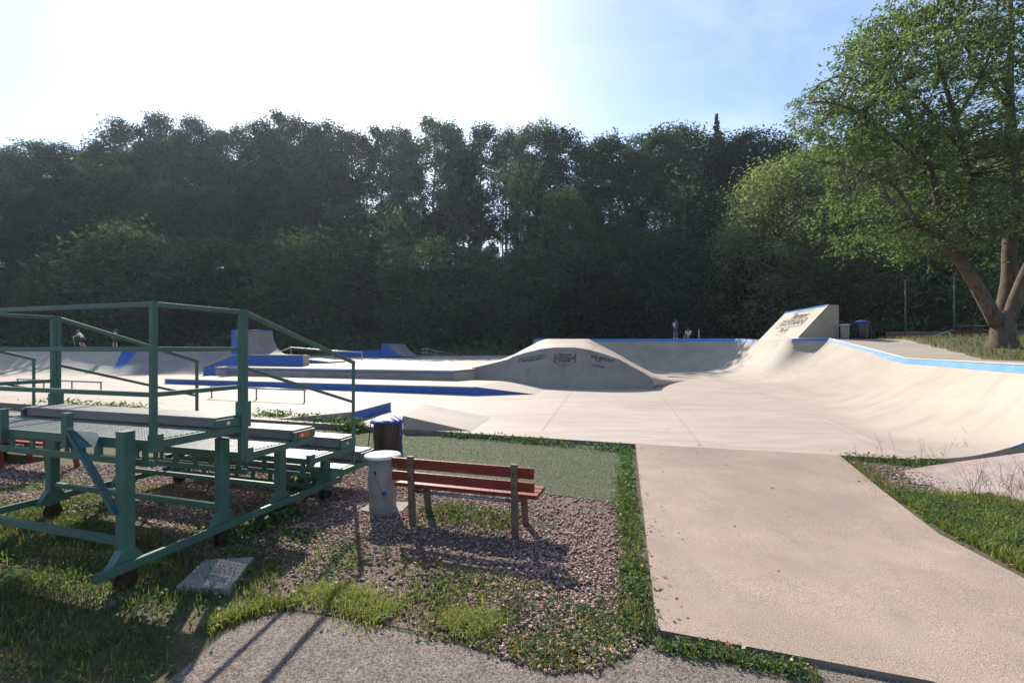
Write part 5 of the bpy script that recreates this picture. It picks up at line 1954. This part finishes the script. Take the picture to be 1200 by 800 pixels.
tag(o, 'loose reddish brown gravel stones under the bench and the grandstand', 'gravel', None, 'stuff')

turf = W2((400, 512), (478, 506)) + [(-2.6, 11.55), (2.55, 9.95)] + W2((739, 592), (632, 578), (520, 562), (425, 548), (418, 528))
tp = [(x, y, .014) for x, y in turf]
g = MB(); g.prism([Vector(p) for p in tp], -.01)
o = g.build('artificial_turf', M_turf); tag(o, kind='structure')
tz = lambda x, y: .014
Q = blades(scatter(turf, 34000, srng), .012, .026, .0028, srng, .5, tz)
ML_turf = leaf_mat('turf_fibre', (0.075, 0.10, 0.048), (0.13, 0.155, 0.08), (0.23, 0.24, 0.15), .25, 1.3, 0)
stuff('turf_fibres', Q, ML_turf, 'short grey green fibres of the artificial turf behind the bench', 'turf')

pad = [(1058, 551), (1085, 546), (1130, 542), (1200, 530), (1330, 505), (1330, 604), (1205, 588), (1160, 577), (1120, 580), (1092, 568), (1070, 566)]
zp_ = [.012, .03, .08, .40, .9, .28, .09, .04, .02, .012, .012]
g = MB(); g.prism([at(p[0], p[1], z) for p, z in zip(pad, zp_)], -.02)
o = g.build('gritty_path', M_pad); tag(o, kind='structure')

lp = scatter(near_poly, 420, srng) + scatter(W2((1040, 577), (1105, 622), (1205, 675), (1205, 588), (1120, 580)), 60, srng) + scatter(W2((770, 737), (1090, 795), (1190, 672), (985, 535), (745, 522)), 26, srng) + strip(W2((735, 560), (765, 740)), 70, .12, srng) + strip(W2((780, 757), (1000, 799)), 12, .04, srng) + strip(W2((1000, 545), (1090, 615), (1190, 672)), 60, .15, srng) \
    + strip(W2((300, 715), (420, 730), (700, 775)), 60, .1, srng)
L = np.array([(x, y, (.03 if not (x > 1.15 and x < 2.2 + (y - 3.4) * .9) else .085) + .02 * srng.random()) for x, y in lp])
stuff('fallen_leaves', leaf_quads(srng, L, .020, 1.2, .7), ML_litter, 'scattered brown and orange fallen leaves at the grass edges', 'leaves')

# ------------------------------------------------------------------ air: thin haze, added mainly for the lens glare veiling the trees
hz = MB()
hz.box((-620, -320, -2.0), (620, 620, 75.0))
o = hz.build('haze', [])
hm_ = bpy.data.materials.new('haze_veil'); hm_.use_nodes = True
nn, ll = hm_.node_tree.nodes, hm_.node_tree.links
nn.clear()
ho = nn.new('ShaderNodeOutputMaterial'); hv = nn.new('ShaderNodeVolumePrincipled')
hv.inputs['Color'].default_value = (0.70, 0.84, 1.0, 1)
hv.inputs['Density'].default_value = 0.00026
hv.inputs['Anisotropy'].default_value = 0.45
ll.new(hv.outputs['Volume'], ho.inputs['Volume'])
o.data.materials.append(hm_)
tag(o, 'thin pale haze added over the whole park, mainly for the glare veil', 'haze', None, 'stuff')
